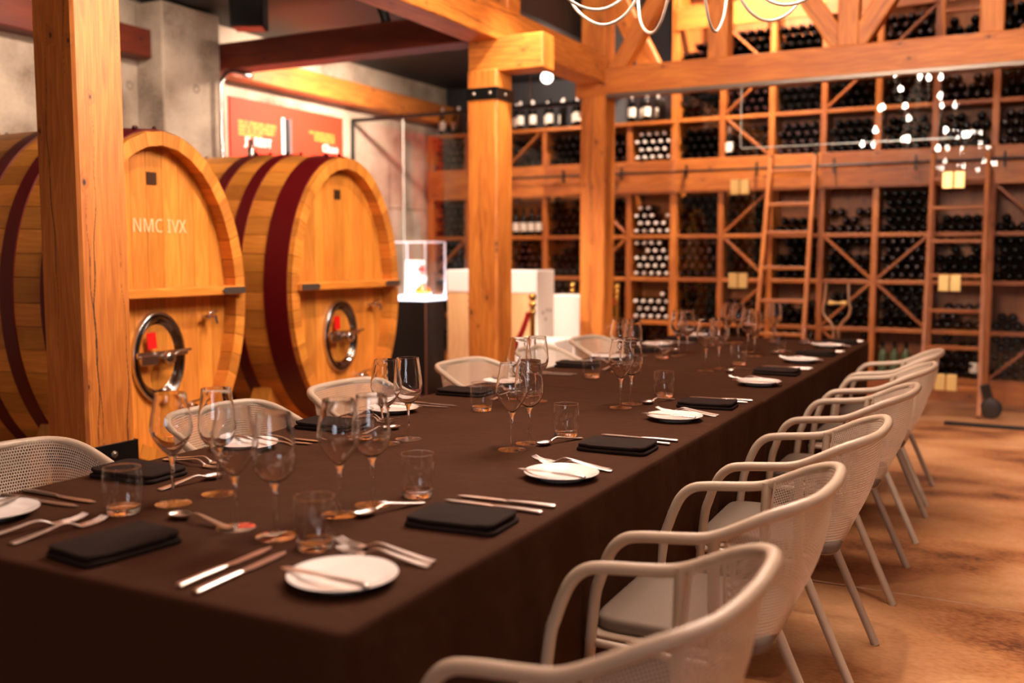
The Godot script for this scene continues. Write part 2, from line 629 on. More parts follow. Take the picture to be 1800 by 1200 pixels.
func build_shell() -> void:
	# floor slabs with saw-cut joints between them
	var fl := Node3D.new()
	fl.name = "floor"
	fl.set_meta("kind", "structure")
	add_child(fl)
	var zs := [9.9, 3.1, -0.45, -3.95, -7.45, -10.3]
	for i in 5:
		var a: float = zs[i]
		var b: float = zs[i + 1]
		for xs in [[-6.3, -2.6], [-2.6, 4.7]]:
			var m := Mb.new()
			m.box(Vector3((xs[0] + xs[1]) / 2, -0.1, (a + b) / 2), Vector3(xs[1] - xs[0] - 0.005, 0.2, a - b - 0.007), 0.003)
			part("slab", m, M.floor, fl)
	var sub := Mb.new()
	sub.box(Vector3(-0.8, -0.12, -0.2), Vector3(11.0, 0.2, 20.2), 0.0)
	part("joint_filler", sub, M.black_paint, fl)
	# concrete side wall in cast lifts
	var wl := Node3D.new()
	wl.name = "wall_left"
	wl.set_meta("kind", "structure")
	add_child(wl)
	for i in 9:
		for j in 3:
			var m := Mb.new()
			var z0 := 9.6 - i * 2.25
			m.box(Vector3(-6.23, 0.9 + j * 1.8 - 0.003, z0 - 1.125), Vector3(0.3, 1.795, 2.245), 0.004)
			part("concrete_panel", m, M.concrete, wl)
	var pil := Mb.new()
	pil.box(Vector3(-5.94, 1.6, -5.75), Vector3(0.28, 3.2, 0.6), 0.01)
	part("pilaster", pil, M.concrete, wl)
	for q in [Vector3(-5.801, 2.59, -5.78), Vector3(-5.801, 1.9, -5.72), Vector3(-6.081, 2.58, -5.38), Vector3(-6.081, 2.45, -3.9), Vector3(-6.081, 2.45, -3.0)]:
		var th := Mb.new()
		th.lathe([Vector2(0.034, 0.0), Vector2(0.031, 0.004), Vector2(0.022, 0.0035), Vector2(0.018, -0.002), Vector2(0.0, -0.002)], 18, Transform3D(Basis(Vector3.BACK, -PI / 2), q))
		part("tie_hole_cone", th, M.grout, wl)
	var wb := Mb.new()
	wb.box(Vector3(-4.7, 1.6, -10.1), Vector3(3.2, 3.2, 0.2), 0.0)
	wb.box(Vector3(0.8, 2.7, -10.1), Vector3(7.8, 5.4, 0.2), 0.0)
	wb.box(Vector3(-4.7, 4.3, -10.1), Vector3(3.2, 2.2, 0.2), 0.0)
	struct("wall_back", wb, M.grey_paint)
	var wr := Mb.new()
	wr.box(Vector3(4.6, 2.7, -0.2), Vector3(0.2, 5.4, 20.2), 0.0)
	struct("wall_right", wr, M.hall_wall)
	var wf := Mb.new()
	wf.box(Vector3(-0.8, 2.7, 9.8), Vector3(11.0, 5.4, 0.2), 0.0)
	struct("wall_front", wf, M.hall_wall)
	for i in 2:  # unseen bright windows behind the camera, placed for streaks on the glassware
		var wx: float = [0.9, 3.1][i]
		var wn := thing_unseen_window("unseen_window_%d" % (i + 1), Vector3(wx, 1.9, 9.69))
		var l := AreaLight3D.new()
		l.name = "unseen_window_light"
		wn.add_child(l, true)
		l.position = Vector3(0, 0, -0.06)
		l.area_size = Vector2(0.9, 1.9)
		l.light_energy = 0.4
		l.light_color = Color(0.92, 0.95, 1.0)
		l.area_range = 30.0
		l.shadow_enabled = true
	var ce := Mb.new()
	ce.box(Vector3(0.6, 5.35, -0.2), Vector3(8.4, 0.2, 20.2), 0.0)
	struct("ceiling", ce, M.ceiling)
	var low := Mb.new()
	low.box(Vector3(-4.98, 3.3, -0.2), Vector3(2.75, 0.16, 20.2), 0.0)
	low.box(Vector3(-3.66, 4.3, -0.2), Vector3(0.1, 1.9, 20.2), 0.0)
	struct("ceiling", low, M.black_paint)


func thing_unseen_window(called: String, at: Vector3) -> Node3D:
	var o := Node3D.new()
	o.name = called
	o.set_meta("kind", "structure")
	add_child(o)
	o.position = at
	var p := Mb.new()
	p.box(Vector3(0, 0, 0), Vector3(0.94, 1.94, 0.02), 0.002)
	part("pane", p, glow(Color(0.9, 0.94, 1.0), 10.0), o)
	for q in [[Vector3(0, 1.0, 0), Vector3(1.08, 0.07, 0.06)], [Vector3(0, -1.0, 0), Vector3(1.08, 0.07, 0.06)], [Vector3(0.5, 0, 0), Vector3(0.07, 2.0, 0.06)], [Vector3(-0.5, 0, 0), Vector3(0.07, 2.0, 0.06)], [Vector3(0, 0.3, -0.01), Vector3(0.94, 0.03, 0.03)]]:
		var m := Mb.new()
		m.box(q[0], q[1], 0.006)
		part("window_frame", m, M.fir_dark, o)
	return o


func timber(called: String, label: String, cat: String, a: Vector3, b: Vector3, w: float, d: float, m: Material, group := "", up := Vector3.UP) -> MeshInstance3D:
	var mb := Mb.new()
	mb.bar(a, b, w, d, 0.008, up, Vector2(1.6, 0.4), Vector2(rng.randf(), rng.randf()))
	var o := part(called, mb, m, self)
	tag(o, label, cat, group)
	return o


func strap(parent: Node3D, c: Vector3, w: float, h: float, bolts: Array) -> void:
	var m := Mb.new()
	m.box(Vector3(0, c.y, w / 2 + 0.004), Vector3(w + 0.016, h, 0.009), 0.002)
	m.box(Vector3(0, c.y, -w / 2 - 0.004), Vector3(w + 0.016, h, 0.009), 0.002)
	m.box(Vector3(w / 2 + 0.004, c.y, 0), Vector3(0.009, h, w + 0.016), 0.002)
	m.box(Vector3(-w / 2 - 0.004, c.y, 0), Vector3(0.009, h, w + 0.016), 0.002)
	part("steel_strap", m, M.black_metal, parent)
	for b in bolts:
		var n := Mb.new()
		var xf := Transform3D(Basis(Vector3.RIGHT, PI / 2), Vector3(b, c.y, w / 2 + 0.008)) if absf(b) < 5.0 else Transform3D(Basis(Vector3.BACK, -PI / 2), Vector3(w / 2 + 0.008, c.y, b - 10.0))
		n.lathe([Vector2(0.016, 0.0), Vector2(0.016, 0.004), Vector2(0.011, 0.006), Vector2(0.010, 0.012), Vector2(0.0, 0.013)], 6, xf)
		part("bolt", n, M.zinc, parent)


func build_timber() -> void:
	var px := -3.445
	var specs := [
		[-2.79, "broad timber post with long cracks and knots, nearest, in front of the casks", 2.79],
		[-6.26, "square timber post with a black steel strap under its bolster block", 2.6],
		[-8.27, "slender timber post at the corner of the glass wall under the header", 2.705]]
	for s in specs:
		var t := thing("timber_post", s[1], "post", Vector3(px, 0, s[0]), 0, "square timber posts of the cellar frame")
		var m := Mb.new()
		m.box(Vector3(0, s[2] / 2, 0), Vector3(0.24, s[2], 0.24), 0.012, Basis.IDENTITY, Vector2(1.6, 0.4), Vector2(rng.randf(), rng.randf()))
		part("shaft", m, M.post, t)
		if s[0] > -3.0: strap(t, Vector3(0, 0.475, 0), 0.24, 0.09, [0.07, -0.06, 10.0])
		elif s[0] > -7.0: strap(t, Vector3(0, 2.43, 0), 0.24, 0.085, [-0.06, 0.07, 10.0])
	var cap := timber("bolster_block", "short timber bolster crosswise on the strapped post, under the long beam", "timber block", Vector3(-3.57, 2.70, -6.26), Vector3(-2.98, 2.70, -6.26), 0.24, 0.19, M.post, "", Vector3.BACK)
	cap.position = Vector3(0, 0, 0)
	timber("long_beam", "long timber beam running over the post tops toward the glass wall", "beam", Vector3(px, 2.92, 4.0), Vector3(px, 2.92, -8.13), 0.24, 0.245, M.post)
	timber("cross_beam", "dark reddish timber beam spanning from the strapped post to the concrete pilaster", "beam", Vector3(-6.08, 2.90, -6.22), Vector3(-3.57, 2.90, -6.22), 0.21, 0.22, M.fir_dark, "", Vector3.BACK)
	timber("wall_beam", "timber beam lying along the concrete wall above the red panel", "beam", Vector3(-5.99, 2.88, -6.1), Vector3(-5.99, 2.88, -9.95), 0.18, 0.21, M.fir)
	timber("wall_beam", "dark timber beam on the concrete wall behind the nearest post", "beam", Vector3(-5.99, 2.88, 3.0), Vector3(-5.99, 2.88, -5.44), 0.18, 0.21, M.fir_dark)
	timber("header_beam", "heavy timber header beam lying along the top of the glass wall", "beam", Vector3(-3.62, 2.815, -8.27), Vector3(3.4, 2.815, -8.27), 0.24, 0.225, M.fir, "", Vector3.BACK)
	var kx := [-3.44, -2.335, -1.30, -0.285, 0.73]
	var kw := [0.23, 0.17, 0.16, 0.165, 0.165]
	var kl := ["thick upright timber post standing over the glass wall corner", "second upright timber post on the header, right of the corner post", "upright timber post on the header between two slanting braces", "upright timber post on the header above the far ladder", "upright timber post on the header at the right edge"]
	for i in 5:
		timber("truss_post", kl[i], "post", Vector3(kx[i], 2.93, -8.25), Vector3(kx[i], 4.9, -8.25), kw[i], kw[i], M.post, "upright truss posts above the header")
	timber("truss_brace", "slanting timber brace rising from the header foot of the corner post", "brace", Vector3(-3.26, 2.90, -8.25), Vector3(-2.55, 4.0, -8.25), 0.14, 0.14, M.post)
	timber("truss_brace", "slanting timber brace leaning up to the left from the braced truss post", "brace", Vector3(-1.36, 2.95, -8.25), Vector3(-2.25, 4.3, -8.25), 0.14, 0.15, M.post)
	timber("truss_brace", "slanting timber brace leaning up to the right from the braced truss post", "brace", Vector3(-1.24, 2.95, -8.25), Vector3(-0.4, 4.2, -8.25), 0.14, 0.15, M.post)
	timber("truss_brace", "brightly lit slanting strut just in front of the tall rack end", "brace", Vector3(-3.12, 2.95, -8.9), Vector3(-3.55, 3.75, -8.9), 0.1, 0.2, M.fir)
	timber("truss_post", "short timber post standing on the long beam above the strapped post", "post", Vector3(px, 3.045, -6.45), Vector3(px, 3.22, -6.45), 0.2, 0.2, M.post)
	timber("top_plate", "timber plate carrying the truss posts under the high ceiling", "beam", Vector3(-3.55, 4.99, -8.25), Vector3(4.4, 4.99, -8.25), 0.2, 0.2, M.fir, "", Vector3.BACK)


func build_partition() -> void:
	var z := -8.15
	var t := thing("glass_wall", "clear glass wall with double doors under the timber header", "glass wall", Vector3(0, 0, z))
	var ps := [[-3.31, -2.125, 0.012, 2.69, "pane"], [-2.115, -0.505, 2.18, 2.69, "transom_pane"], [-2.115, -1.315, 0.012, 2.168, "door_leaf"], [-1.305, -0.505, 0.012, 2.168, "door_leaf"], [-0.495, 1.9, 0.012, 2.69, "pane"], [1.91, 3.4, 0.012, 2.69, "pane"]]
	for p in ps:
		var m := Mb.new()
		m.poly([Vector3(p[0], p[2], 0), Vector3(p[1], p[2], 0), Vector3(p[1], p[3], 0), Vector3(p[0], p[3], 0)])
		part(p[4], m, M.pane, t)
	var e := Mb.new()   # polished pane edges
	e.box(Vector3(-2.12, 2.43, 0), Vector3(0.007, 0.5, 0.01), 0.001)
	e.box(Vector3(-1.31, 2.174, 0), Vector3(1.61, 0.008, 0.01), 0.001)
	part("polished_edge", e, M.pane_edge, t)
	var c := Mb.new()
	c.box(Vector3(0.04, 2.685, 0.0), Vector3(6.7, 0.035, 0.05), 0.003)
	part("top_channel", c, M.zinc, t)
	var f := Mb.new()
	f.box(Vector3(1.45, 0.012, 0.0), Vector3(3.9, 0.024, 0.06), 0.003)
	f.box(Vector3(-2.72, 0.012, 0.0), Vector3(1.19, 0.024, 0.06), 0.003)
	part("floor_channel", f, M.black_metal, t)
	for x in [-2.12, -0.5]:
		for y in [1.86, 1.085, 0.325]:
			for s in [-1, 1]:
				var h := Mb.new()
				h.box(Vector3(x + s * 0.041, y, 0.0), Vector3(0.074, 0.125, 0.03), 0.004)
				part("hinge_plate", h, M.brass_plate, t)
	for s in [-1.0, 1.0]:   # curved pull handles, one on each door leaf
		var h := Mb.new()
		var pts := []
		for q in [[0.085, 1.07], [0.088, 1.0], [0.094, 0.93], [0.104, 0.875], [0.09, 0.815], [0.045, 0.765], [0.02, 0.70], [0.022, 0.62], [0.03, 0.54], [0.02, 0.48]]:
			pts.append(Vector3(-1.31 + s * q[0], q[1], 0.06))
		pts = smooth(pts, 4)
		h.tube(pts, [0.011], 8)
		for q in [0.088, 0.02]:
			h.tube([Vector3(-1.31 + s * q, 1.03 if q > 0.05 else 0.66, 0.06), Vector3(-1.31 + s * q, 1.03 if q > 0.05 else 0.66, 0.0)], [0.007], 6)
		part("pull_handle", h, M.handle, t)
		var k := Mb.new()
		k.lathe([Vector2(0.0, 0.0), Vector2(0.016, 0.002), Vector2(0.019, 0.03), Vector2(0.014, 0.05), Vector2(0.008, 0.052)], 12, Transform3D(Basis(Vector3.BACK, -s * PI / 2), Vector3(-1.31 + s * 0.022, 0.918, 0.045)))
		part("lock_knob", k, M.brass_plate, t)
	var lk := Mb.new()
	lk.tube([Vector3(-1.37, 0.918, 0.045), Vector3(-1.25, 0.918, 0.045)], [0.009], 8)
	part("lock_bar", lk, M.brass_plate, t)
	# low glazed screen between the corner post and the concrete wall
	var g := thing("glazed_screen", "frameless glass screen with a thin black top rail, left of the corner post", "glass screen", Vector3(0, 0, z))
	for p in [[-6.06, -5.46], [-5.45, -4.5], [-4.49, -3.58]]:
		var m := Mb.new()
		m.poly([Vector3(p[0], 0.012, 0), Vector3(p[1], 0.012, 0), Vector3(p[1], 2.63, 0), Vector3(p[0], 2.63, 0)])
		part("pane", m, M.pane, g)
	var ed := Mb.new()
	for x in [-5.455, -4.495]: ed.box(Vector3(x, 1.32, 0), Vector3(0.008, 2.62, 0.01), 0.001)
	part("polished_edge", ed, M.pane_edge, g)
	var r := Mb.new()
	r.box(Vector3(-4.82, 2.645, 0), Vector3(2.5, 0.035, 0.04), 0.003)
	part("top_rail", r, M.black_metal, g)
	var sd := Mb.new()
	sd.box(Vector3(-6.065, 1.32, 0), Vector3(0.025, 2.64, 0.04), 0.003)
	part("side_frame", sd, M.black_metal, g)


func smooth(p: Array, k: int) -> Array:   # Catmull-Rom through the points
	var out := []
	for i in p.size() - 1:
		var a: Vector3 = p[maxi(i - 1, 0)]
		var b: Vector3 = p[i]
		var c: Vector3 = p[i + 1]
		var d: Vector3 = p[mini(i + 2, p.size() - 1)]
		for j in k:
			out.append(b.cubic_interpolate(c, a, d, float(j) / k))
	out.append(p[p.size() - 1])
	return out


# ---------- bottle rack ----------
func rx(k: int) -> float: return -0.27 - 0.4775 * k

var rows_y := [0.2, 0.63, 1.07, 1.50, 2.24, 2.65, 3.07]
var rows_top := [0.61, 1.05, 1.48, 1.91, 2.63, 3.05, 3.49]
const RZ := -9.5
const RD := 0.36


func build_rack() -> void:
	var t := thing("wine_rack", "wall-high open timber bottle rack of square cells behind the glass wall", "wine rack", Vector3.ZERO)
	var us := Vector2(1.6, 0.4)
	for k in range(-3, 13):
		var tall: bool = k <= 6
		var w := 0.055
		if k == 6 or k == 12: w = 0.075
		var h := 4.5 if tall else 2.6
		var m := Mb.new()
		m.box(Vector3(rx(k), h / 2, RZ - RD / 2), Vector3(w, h, RD), 0.004, Basis.IDENTITY, us, Vector2(rng.randf(), rng.randf()))
		part("upright", m, M.rack if k % 2 == 0 else M.rack_b, t)
	var xr := rx(-3)
	var sh := [[0.2, 12], [0.63, 12], [1.07, 12], [1.50, 12], [2.64, 6], [3.06, 6], [4.1, 6]]
	for s in sh:
		for k in range(-3, s[1]):
			var m := Mb.new()
			m.box(Vector3((rx(k) + rx(k + 1)) / 2, s[0] - 0.018, RZ - RD / 2 - 0.004), Vector3(0.4225, 0.036, RD - 0.01), 0.003, Basis.IDENTITY, us, Vector2(rng.randf(), rng.randf()))
			part("shelf", m, M.rack if (k + int(s[0] * 7)) % 3 else M.rack_b, t)
	for k in range(6, 12):
		var m := Mb.new()
		m.box(Vector3((rx(k) + rx(k + 1)) / 2, 2.615, RZ - RD / 2 + 0.01), Vector3(0.4775, 0.034, RD + 0.03), 0.003, Basis.IDENTITY, us, Vector2(rng.randf(), rng.randf()))
		part("top_board", m, M.rack, t)
	for b in [[2.075, 0.33, 12, 0.02], [0.085, 0.17, 12, 0.008], [3.595, 0.21, 6, 0.016]]:
		for k in range(-3, b[2], 3):
			var k2: int = mini(k + 3, b[2])
			var m := Mb.new()
			m.box(Vector3((rx(k) + rx(k2)) / 2, b[0], RZ + b[3] - 0.012), Vector3(rx(k) - rx(k2) - 0.003, b[1], 0.024), 0.003, Basis.IDENTITY, us, Vector2(rng.randf(), rng.randf()))
			part("band_board", m, M.rack if k % 2 else M.rack_b, t)
	var bk := Mb.new()
	bk.box(Vector3((rx(-3) + rx(6)) / 2, 2.25, RZ - RD - 0.01), Vector3(rx(-3) - rx(6), 4.5, 0.02), 0.0, Basis.IDENTITY, us)
	bk.box(Vector3((rx(6) + rx(12)) / 2, 1.3, RZ - RD - 0.01), Vector3(rx(6) - rx(12), 2.6, 0.02), 0.0, Basis.IDENTITY, us)
	part("back_panel", bk, M.rack_b, t)
	# diagonal dividers: [column, row, rises to the right]
	for d in [[4, 3, 1], [4, 2, -1], [4, 1, 1], [2, 2, -1], [2, 1, 1], [2, 0, -1], [1, 2, 1], [1, 1, -1], [-1, 3, -1], [-1, 0, 1], [7, 3, -1], [7, 2, 1], [4, 4, -1], [4, 5, 1], [2, 5, 1], [9, 4, 1], [4, 6, -1], [1, 6, 1], [-1, 6, 1], [11, 2, 1]]:
		var x0 := rx(d[0] + 1) + 0.03
		var x1 := rx(d[0]) - 0.03
		var y0: float = rows_y[d[1]] + 0.012
		var y1: float = rows_top[d[1]] - 0.012
		var m := Mb.new()
		var a := Vector3(x0, y0 if d[2] > 0 else y1, RZ - 0.17)
		var b := Vector3(x1, y1 if d[2] > 0 else y0, RZ - 0.17)
		m.bar(a, b, 0.022, 0.32, 0.003, Vector3.BACK, us, Vector2(rng.randf(), rng.randf()))
		part("diagonal_divider", m, M.rack_b, t)
	# ladder rail
	var rl := thing("ladder_rail", "black steel rail along the rack band that the ladders hook over", "rail", Vector3(0, 2.115, RZ + 0.09))
	var tb := Mb.new()
	tb.tube([Vector3(-4.95, 0, 0), Vector3(0.9, 0, 0)], [0.012], 8)
	part("rail_tube", tb, M.black_metal, rl)
	for x in [-4.32, -3.67, -2.99, -2.3, -1.59, -0.89, -0.186, 0.5]:
		var m := Mb.new()
		m.box(Vector3(x, 0.0, -0.035), Vector3(0.018, 0.13, 0.03), 0.002)
		m.box(Vector3(x, 0.0, -0.015), Vector3(0.016, 0.03, 0.04), 0.002)
		part("bracket", m, M.black_metal, rl)
	ladder(Vector3(-1.905, 0, -8.66), 2.2, -9.36, 0.40, 0.43, [0.28, 0.59, 0.885, 1.18, 1.50, 1.76, 2.07], "timber library ladder leaning on the rack behind the left door leaf")
	ladder(Vector3(-0.49, 0, -8.58), 2.17, -9.38, 0.43, 0.43, [0.225, 0.54, 0.835, 1.125, 1.415, 1.70, 1.95], "timber library ladder with a wheeled foot, leaning right of the doors")
	ladder(Vector3(-0.53, 3.08, -9.36), 1.3, -9.42, 0.33, 0.33, [0.30, 0.62, 0.95], "short timber ladder on the topmost rack tier above the header")
	fill_bottles()


func ladder(foot: Vector3, h: float, ztop: float, wt: float, wb: float, rungs: Array, label: String) -> void:
	var t := thing("rack_ladder", label, "ladder", foot)
	var dz := ztop - foot.z
	for s in [-1.0, 1.0]:
		var m := Mb.new()
		m.bar(Vector3(s * wb / 2, 0.01, 0), Vector3(s * wt / 2 - 0.04, h, dz), 0.036, 0.06, 0.004, Vector3.BACK, Vector2(1.6, 0.4), Vector2(rng.randf(), rng.randf()))
		part("stile", m, M.rack, t)
		if foot.y < 0.1:
			var hk := Mb.new()
			hk.box(Vector3(s * wt / 2 - 0.04, h - 0.05, dz - 0.03), Vector3(0.03, 0.16, 0.05), 0.003)
			part("hook", hk, M.black_metal, t)
	for y in rungs:
		var f: float = y / h
		var w := lerpf(wb, wt, f)
		var m := Mb.new()
		m.box(Vector3(-0.04 * f, y, dz * f), Vector3(w - 0.03, 0.03, 0.055), 0.004, Basis.IDENTITY, Vector2(1.6, 0.4), Vector2(rng.randf(), rng.randf()))
		part("rung", m, M.rack, t)
	if foot.y < 0.1:
		for sd in ([-1.0, 1.0] if foot.x > -1.0 else [1.0]):
			var w := Mb.new()
			w.lathe([Vector2(0.0, -0.03), Vector2(0.068, -0.03), Vector2(0.082, -0.015), Vector2(0.082, 0.015), Vector2(0.068, 0.03), Vector2(0.0, 0.03)], 20, Transform3D(Basis(Vector3.RIGHT, PI / 2), Vector3(sd * (wb / 2 + 0.085), 0.083, -0.02)))
			w.bar(Vector3(sd * (wb / 2 + 0.03), 0.27, -0.03), Vector3(sd * (wb / 2 + 0.085), 0.09, -0.02), 0.03, 0.07)
			part("wheel", w, M.black_metal, t)


func bottle_meshes(glass: Material, cap: Material) -> Array:
	var b := Mb.new()
	b.lathe([Vector2(0.0, 0.008), Vector2(0.030, 0.0), Vector2(0.0375, 0.006), Vector2(0.0385, 0.02), Vector2(0.0385, 0.185), Vector2(0.034, 0.205), Vector2(0.020, 0.228), Vector2(0.0148, 0.245), Vector2(0.0140, 0.262)], 14)
	var c := Mb.new()
	c.lathe([Vector2(0.0152, 0.240), Vector2(0.0150, 0.285), Vector2(0.0158, 0.287), Vector2(0.0158, 0.297), Vector2(0.0145, 0.300), Vector2(0.0, 0.3005)], 12)
	return [b.mesh(glass), c.mesh(cap), b, c]


func place_bottle(bm: Array, p: Vector3, lying: bool, label: String, group: String, label_mat: Material = null) -> void:
	var o := MeshInstance3D.new()
	o.name = numbered("wine_bottle")
	o.mesh = bm[0]
	add_child(o)
	o.position = p
	o.rotation = Vector3(PI / 2, 0, rng.randf() * 6.0 if lying else 0.0) if lying else Vector3(0, rng.randf() * 6.0, 0)
	if lying: o.basis = Basis(Vector3.RIGHT, PI / 2) * Basis(Vector3.UP, rng.randf() * 6.0)
	tag(o, label, "wine bottle", group)
	put("capsule", bm[1], o)
	if label_mat: put("paper_label", paper_mesh, o)

var paper_mesh: ArrayMesh


func fill_bottles() -> void:
	var pm := Mb.new()
	pm.lathe([Vector2(0.0390, 0.055), Vector2(0.0390, 0.145)], 14)
	paper_mesh = pm.mesh(M.paper)
	var white := bottle_meshes(M.bottle, M.cap_white)
	var dark := bottle_meshes(M.bottle, M.cap_dark)
	var red := bottle_meshes(M.bottle_b, M.cap_red)
	var green := bottle_meshes(M.bottle_green, M.cap_dark)
	var both := []
	for s in [dark, red, white]:
		var am := ArrayMesh.new()
		s[2].mesh(M.bottle_b if s == red else M.bottle, am)
		s[3].mesh(M.cap_red if s == red else (M.cap_white if s == white else M.cap_dark), am)
		both.append(am)
	var loose := [[], [], []]
	var cols := {-1: "column right of the wheeled ladder", 0: "column behind the wheeled ladder", 1: "column left of the wheeled ladder", 2: "column right of the left ladder", 5: "column next right of the white caps"}
	var rws := ["bottom row", "second row up", "third row up", "row under the wide board", "row above the wide board", "sixth row", "top row"]
	var single := {"6,1": 1, "6,2": 1, "6,3": 1, "6,4": 1, "5,2": 1, "2,1": 1, "2,3": 1, "1,1": 1, "1,3": 1, "-1,3": 1, "-1,1": 1, "0,3": 1, "1,2": 1}
	var part_full := {"2,3": 0.55, "0,3": 0.4, "-1,3": 0.45, "2,1": 0.85, "1,1": 0.95, "0,1": 0.55, "-1,1": 0.45, "6,3": 0.72, "6,1": 0.85, "6,2": 0.9, "6,4": 1.0, "3,1": 0.6, "4,1": 0.5, "4,3": 0.95, "3,3": 0.5, "2,2": 0.9, "1,3": 1.0, "5,2": 1.0, "1,2": 1.0, "5,6": 0.7, "4,6": 0.95, "3,6": 1.0, "0,6": 0.8, "5,5": 0.9, "0,5": 0.6, "-1,6": 1.0, "1,6": 0.95, "2,6": 1.0}
	var count := 0
	for k in range(-3, 12):
		for r in 7:
			if k >= 6 and r > 4: continue
			if k == 9 and r == 3: continue
			if r == 0 and k == 1: continue
			var x0 := rx(k + 1) + 0.034
			var x1 := rx(k) - 0.034
			var y0: float = rows_y[r] + 0.004
			var hmax: float = rows_top[r] - y0 - 0.01
			var full: float = part_full.get("%d,%d" % [k, r], rng.randf_range(0.9, 1.0))
			var kind := 0
			if k == 6 and r >= 1: kind = 2
			elif (k * 3 + r) % 4 == 1: kind = 1
			var y := y0 + 0.0395
			var row := 0
			while y + 0.04 < y0 + hmax * full + 0.03 and y + 0.038 < y0 + hmax:
				var n := 5 if row % 2 == 0 else 4
				var step := (x1 - x0 - 0.079) / 4.0
				for i in n:
					var last: bool = y + 0.11 > y0 + hmax * full
					if last and full < 0.95 and rng.randf() < 0.3: continue
					var x := x0 + 0.0395 + step * (i + (0.5 if row % 2 else 0.0))
					var p := Vector3(x, y, RZ - 0.325 + rng.randf_range(-0.012, 0.012))
					if single.has("%d,%d" % [k, r]) and count < 272:
						count += 1
						var lab: String
						if k == 6: lab = "white-capped wine bottle lying in the white-capped rack column, " + rws[r]
						else: lab = "dark racked wine bottle, %s, %s" % [cols.get(k, "column by the ladder"), rws[r]]
						place_bottle([white, dark, red][0 if kind == 2 else (2 if kind == 1 else 1)], p, true, lab, "bottles lying in one rack cell: " + lab.right(44))
					else: loose[kind].append(p)
				y += 0.0765
				row += 1
	for j in 3:
		if loose[j].is_empty(): continue
		var mm := MultiMesh.new()
		mm.transform_format = MultiMesh.TRANSFORM_3D
		mm.mesh = both[j]
		mm.instance_count = loose[j].size()
		for i in loose[j].size():
			mm.set_instance_transform(i, Transform3D(Basis(Vector3.RIGHT, PI / 2) * Basis(Vector3.UP, i * 1.7), loose[j][i]))
		var o := MultiMeshInstance3D.new()
		o.name = ["racked_bottles", "red_capped_bottles", "white_capped_bottles"][j]
		o.multimesh = mm
		add_child(o)
		o.set_meta("kind", "stuff")
		tag(o, ["many dark wine bottles lying in the remaining rack cells", "many red-capped wine bottles lying in the remaining rack cells", "white-capped bottles lying at the foot of their rack column"][j], "wine bottles")
	# standing bottles on top of the low rack
	var xs := [-5.85, -5.76, -5.64, -5.55, -5.43, -4.98, -4.87, -4.80, -4.72, -4.60, -4.52, -4.43, -4.36, -4.28, -4.20, -4.11, -4.01, -3.90, -3.60, -3.52, -3.44, -3.36, -3.28]
	for i in xs.size():
		var lw: bool = i % 5 != 2
		place_bottle(white if i % 3 != 1 else dark, Vector3(xs[i], 2.634, RZ - 0.03 - 0.12 * (i % 2)), false, "wine bottle with a pale label standing on top of the low rack" if lw else "unlabelled wine bottle standing on top of the low rack", "labelled bottles standing on the low rack" if lw else "plain bottles standing on the low rack", M.paper if lw else null)
	for i in 4:
		place_bottle(dark, Vector3(-4.97 + 0.095 * i, 1.502, RZ - 0.12), false, "wine bottle with a white label standing in a cell beside the strapped post", "bottles standing in the labelled cell", M.paper)
	place_bottle(white, Vector3(-2.6, 2.242, RZ - 0.06), false, "white-labelled bottle standing alone above the wide board by a diagonal", "", M.paper)
	for i in 3:
		place_bottle(green, Vector3(-1.13 + 0.1 * i, 0.202, RZ - 0.08), false, "pale green bottle standing in the bottom cell behind the farthest chair", "pale green bottles in the bottom cell")
	place_bottle(dark, Vector3(-0.36, 0.202, RZ - 0.07), false, "white-labelled bottle standing at the bottom behind the wheeled ladder", "", M.paper)


# ---------- casks ----------
func ell(A: float, B: float, a: float) -> Vector2: return Vector2(A * cos(a), B * sin(a))


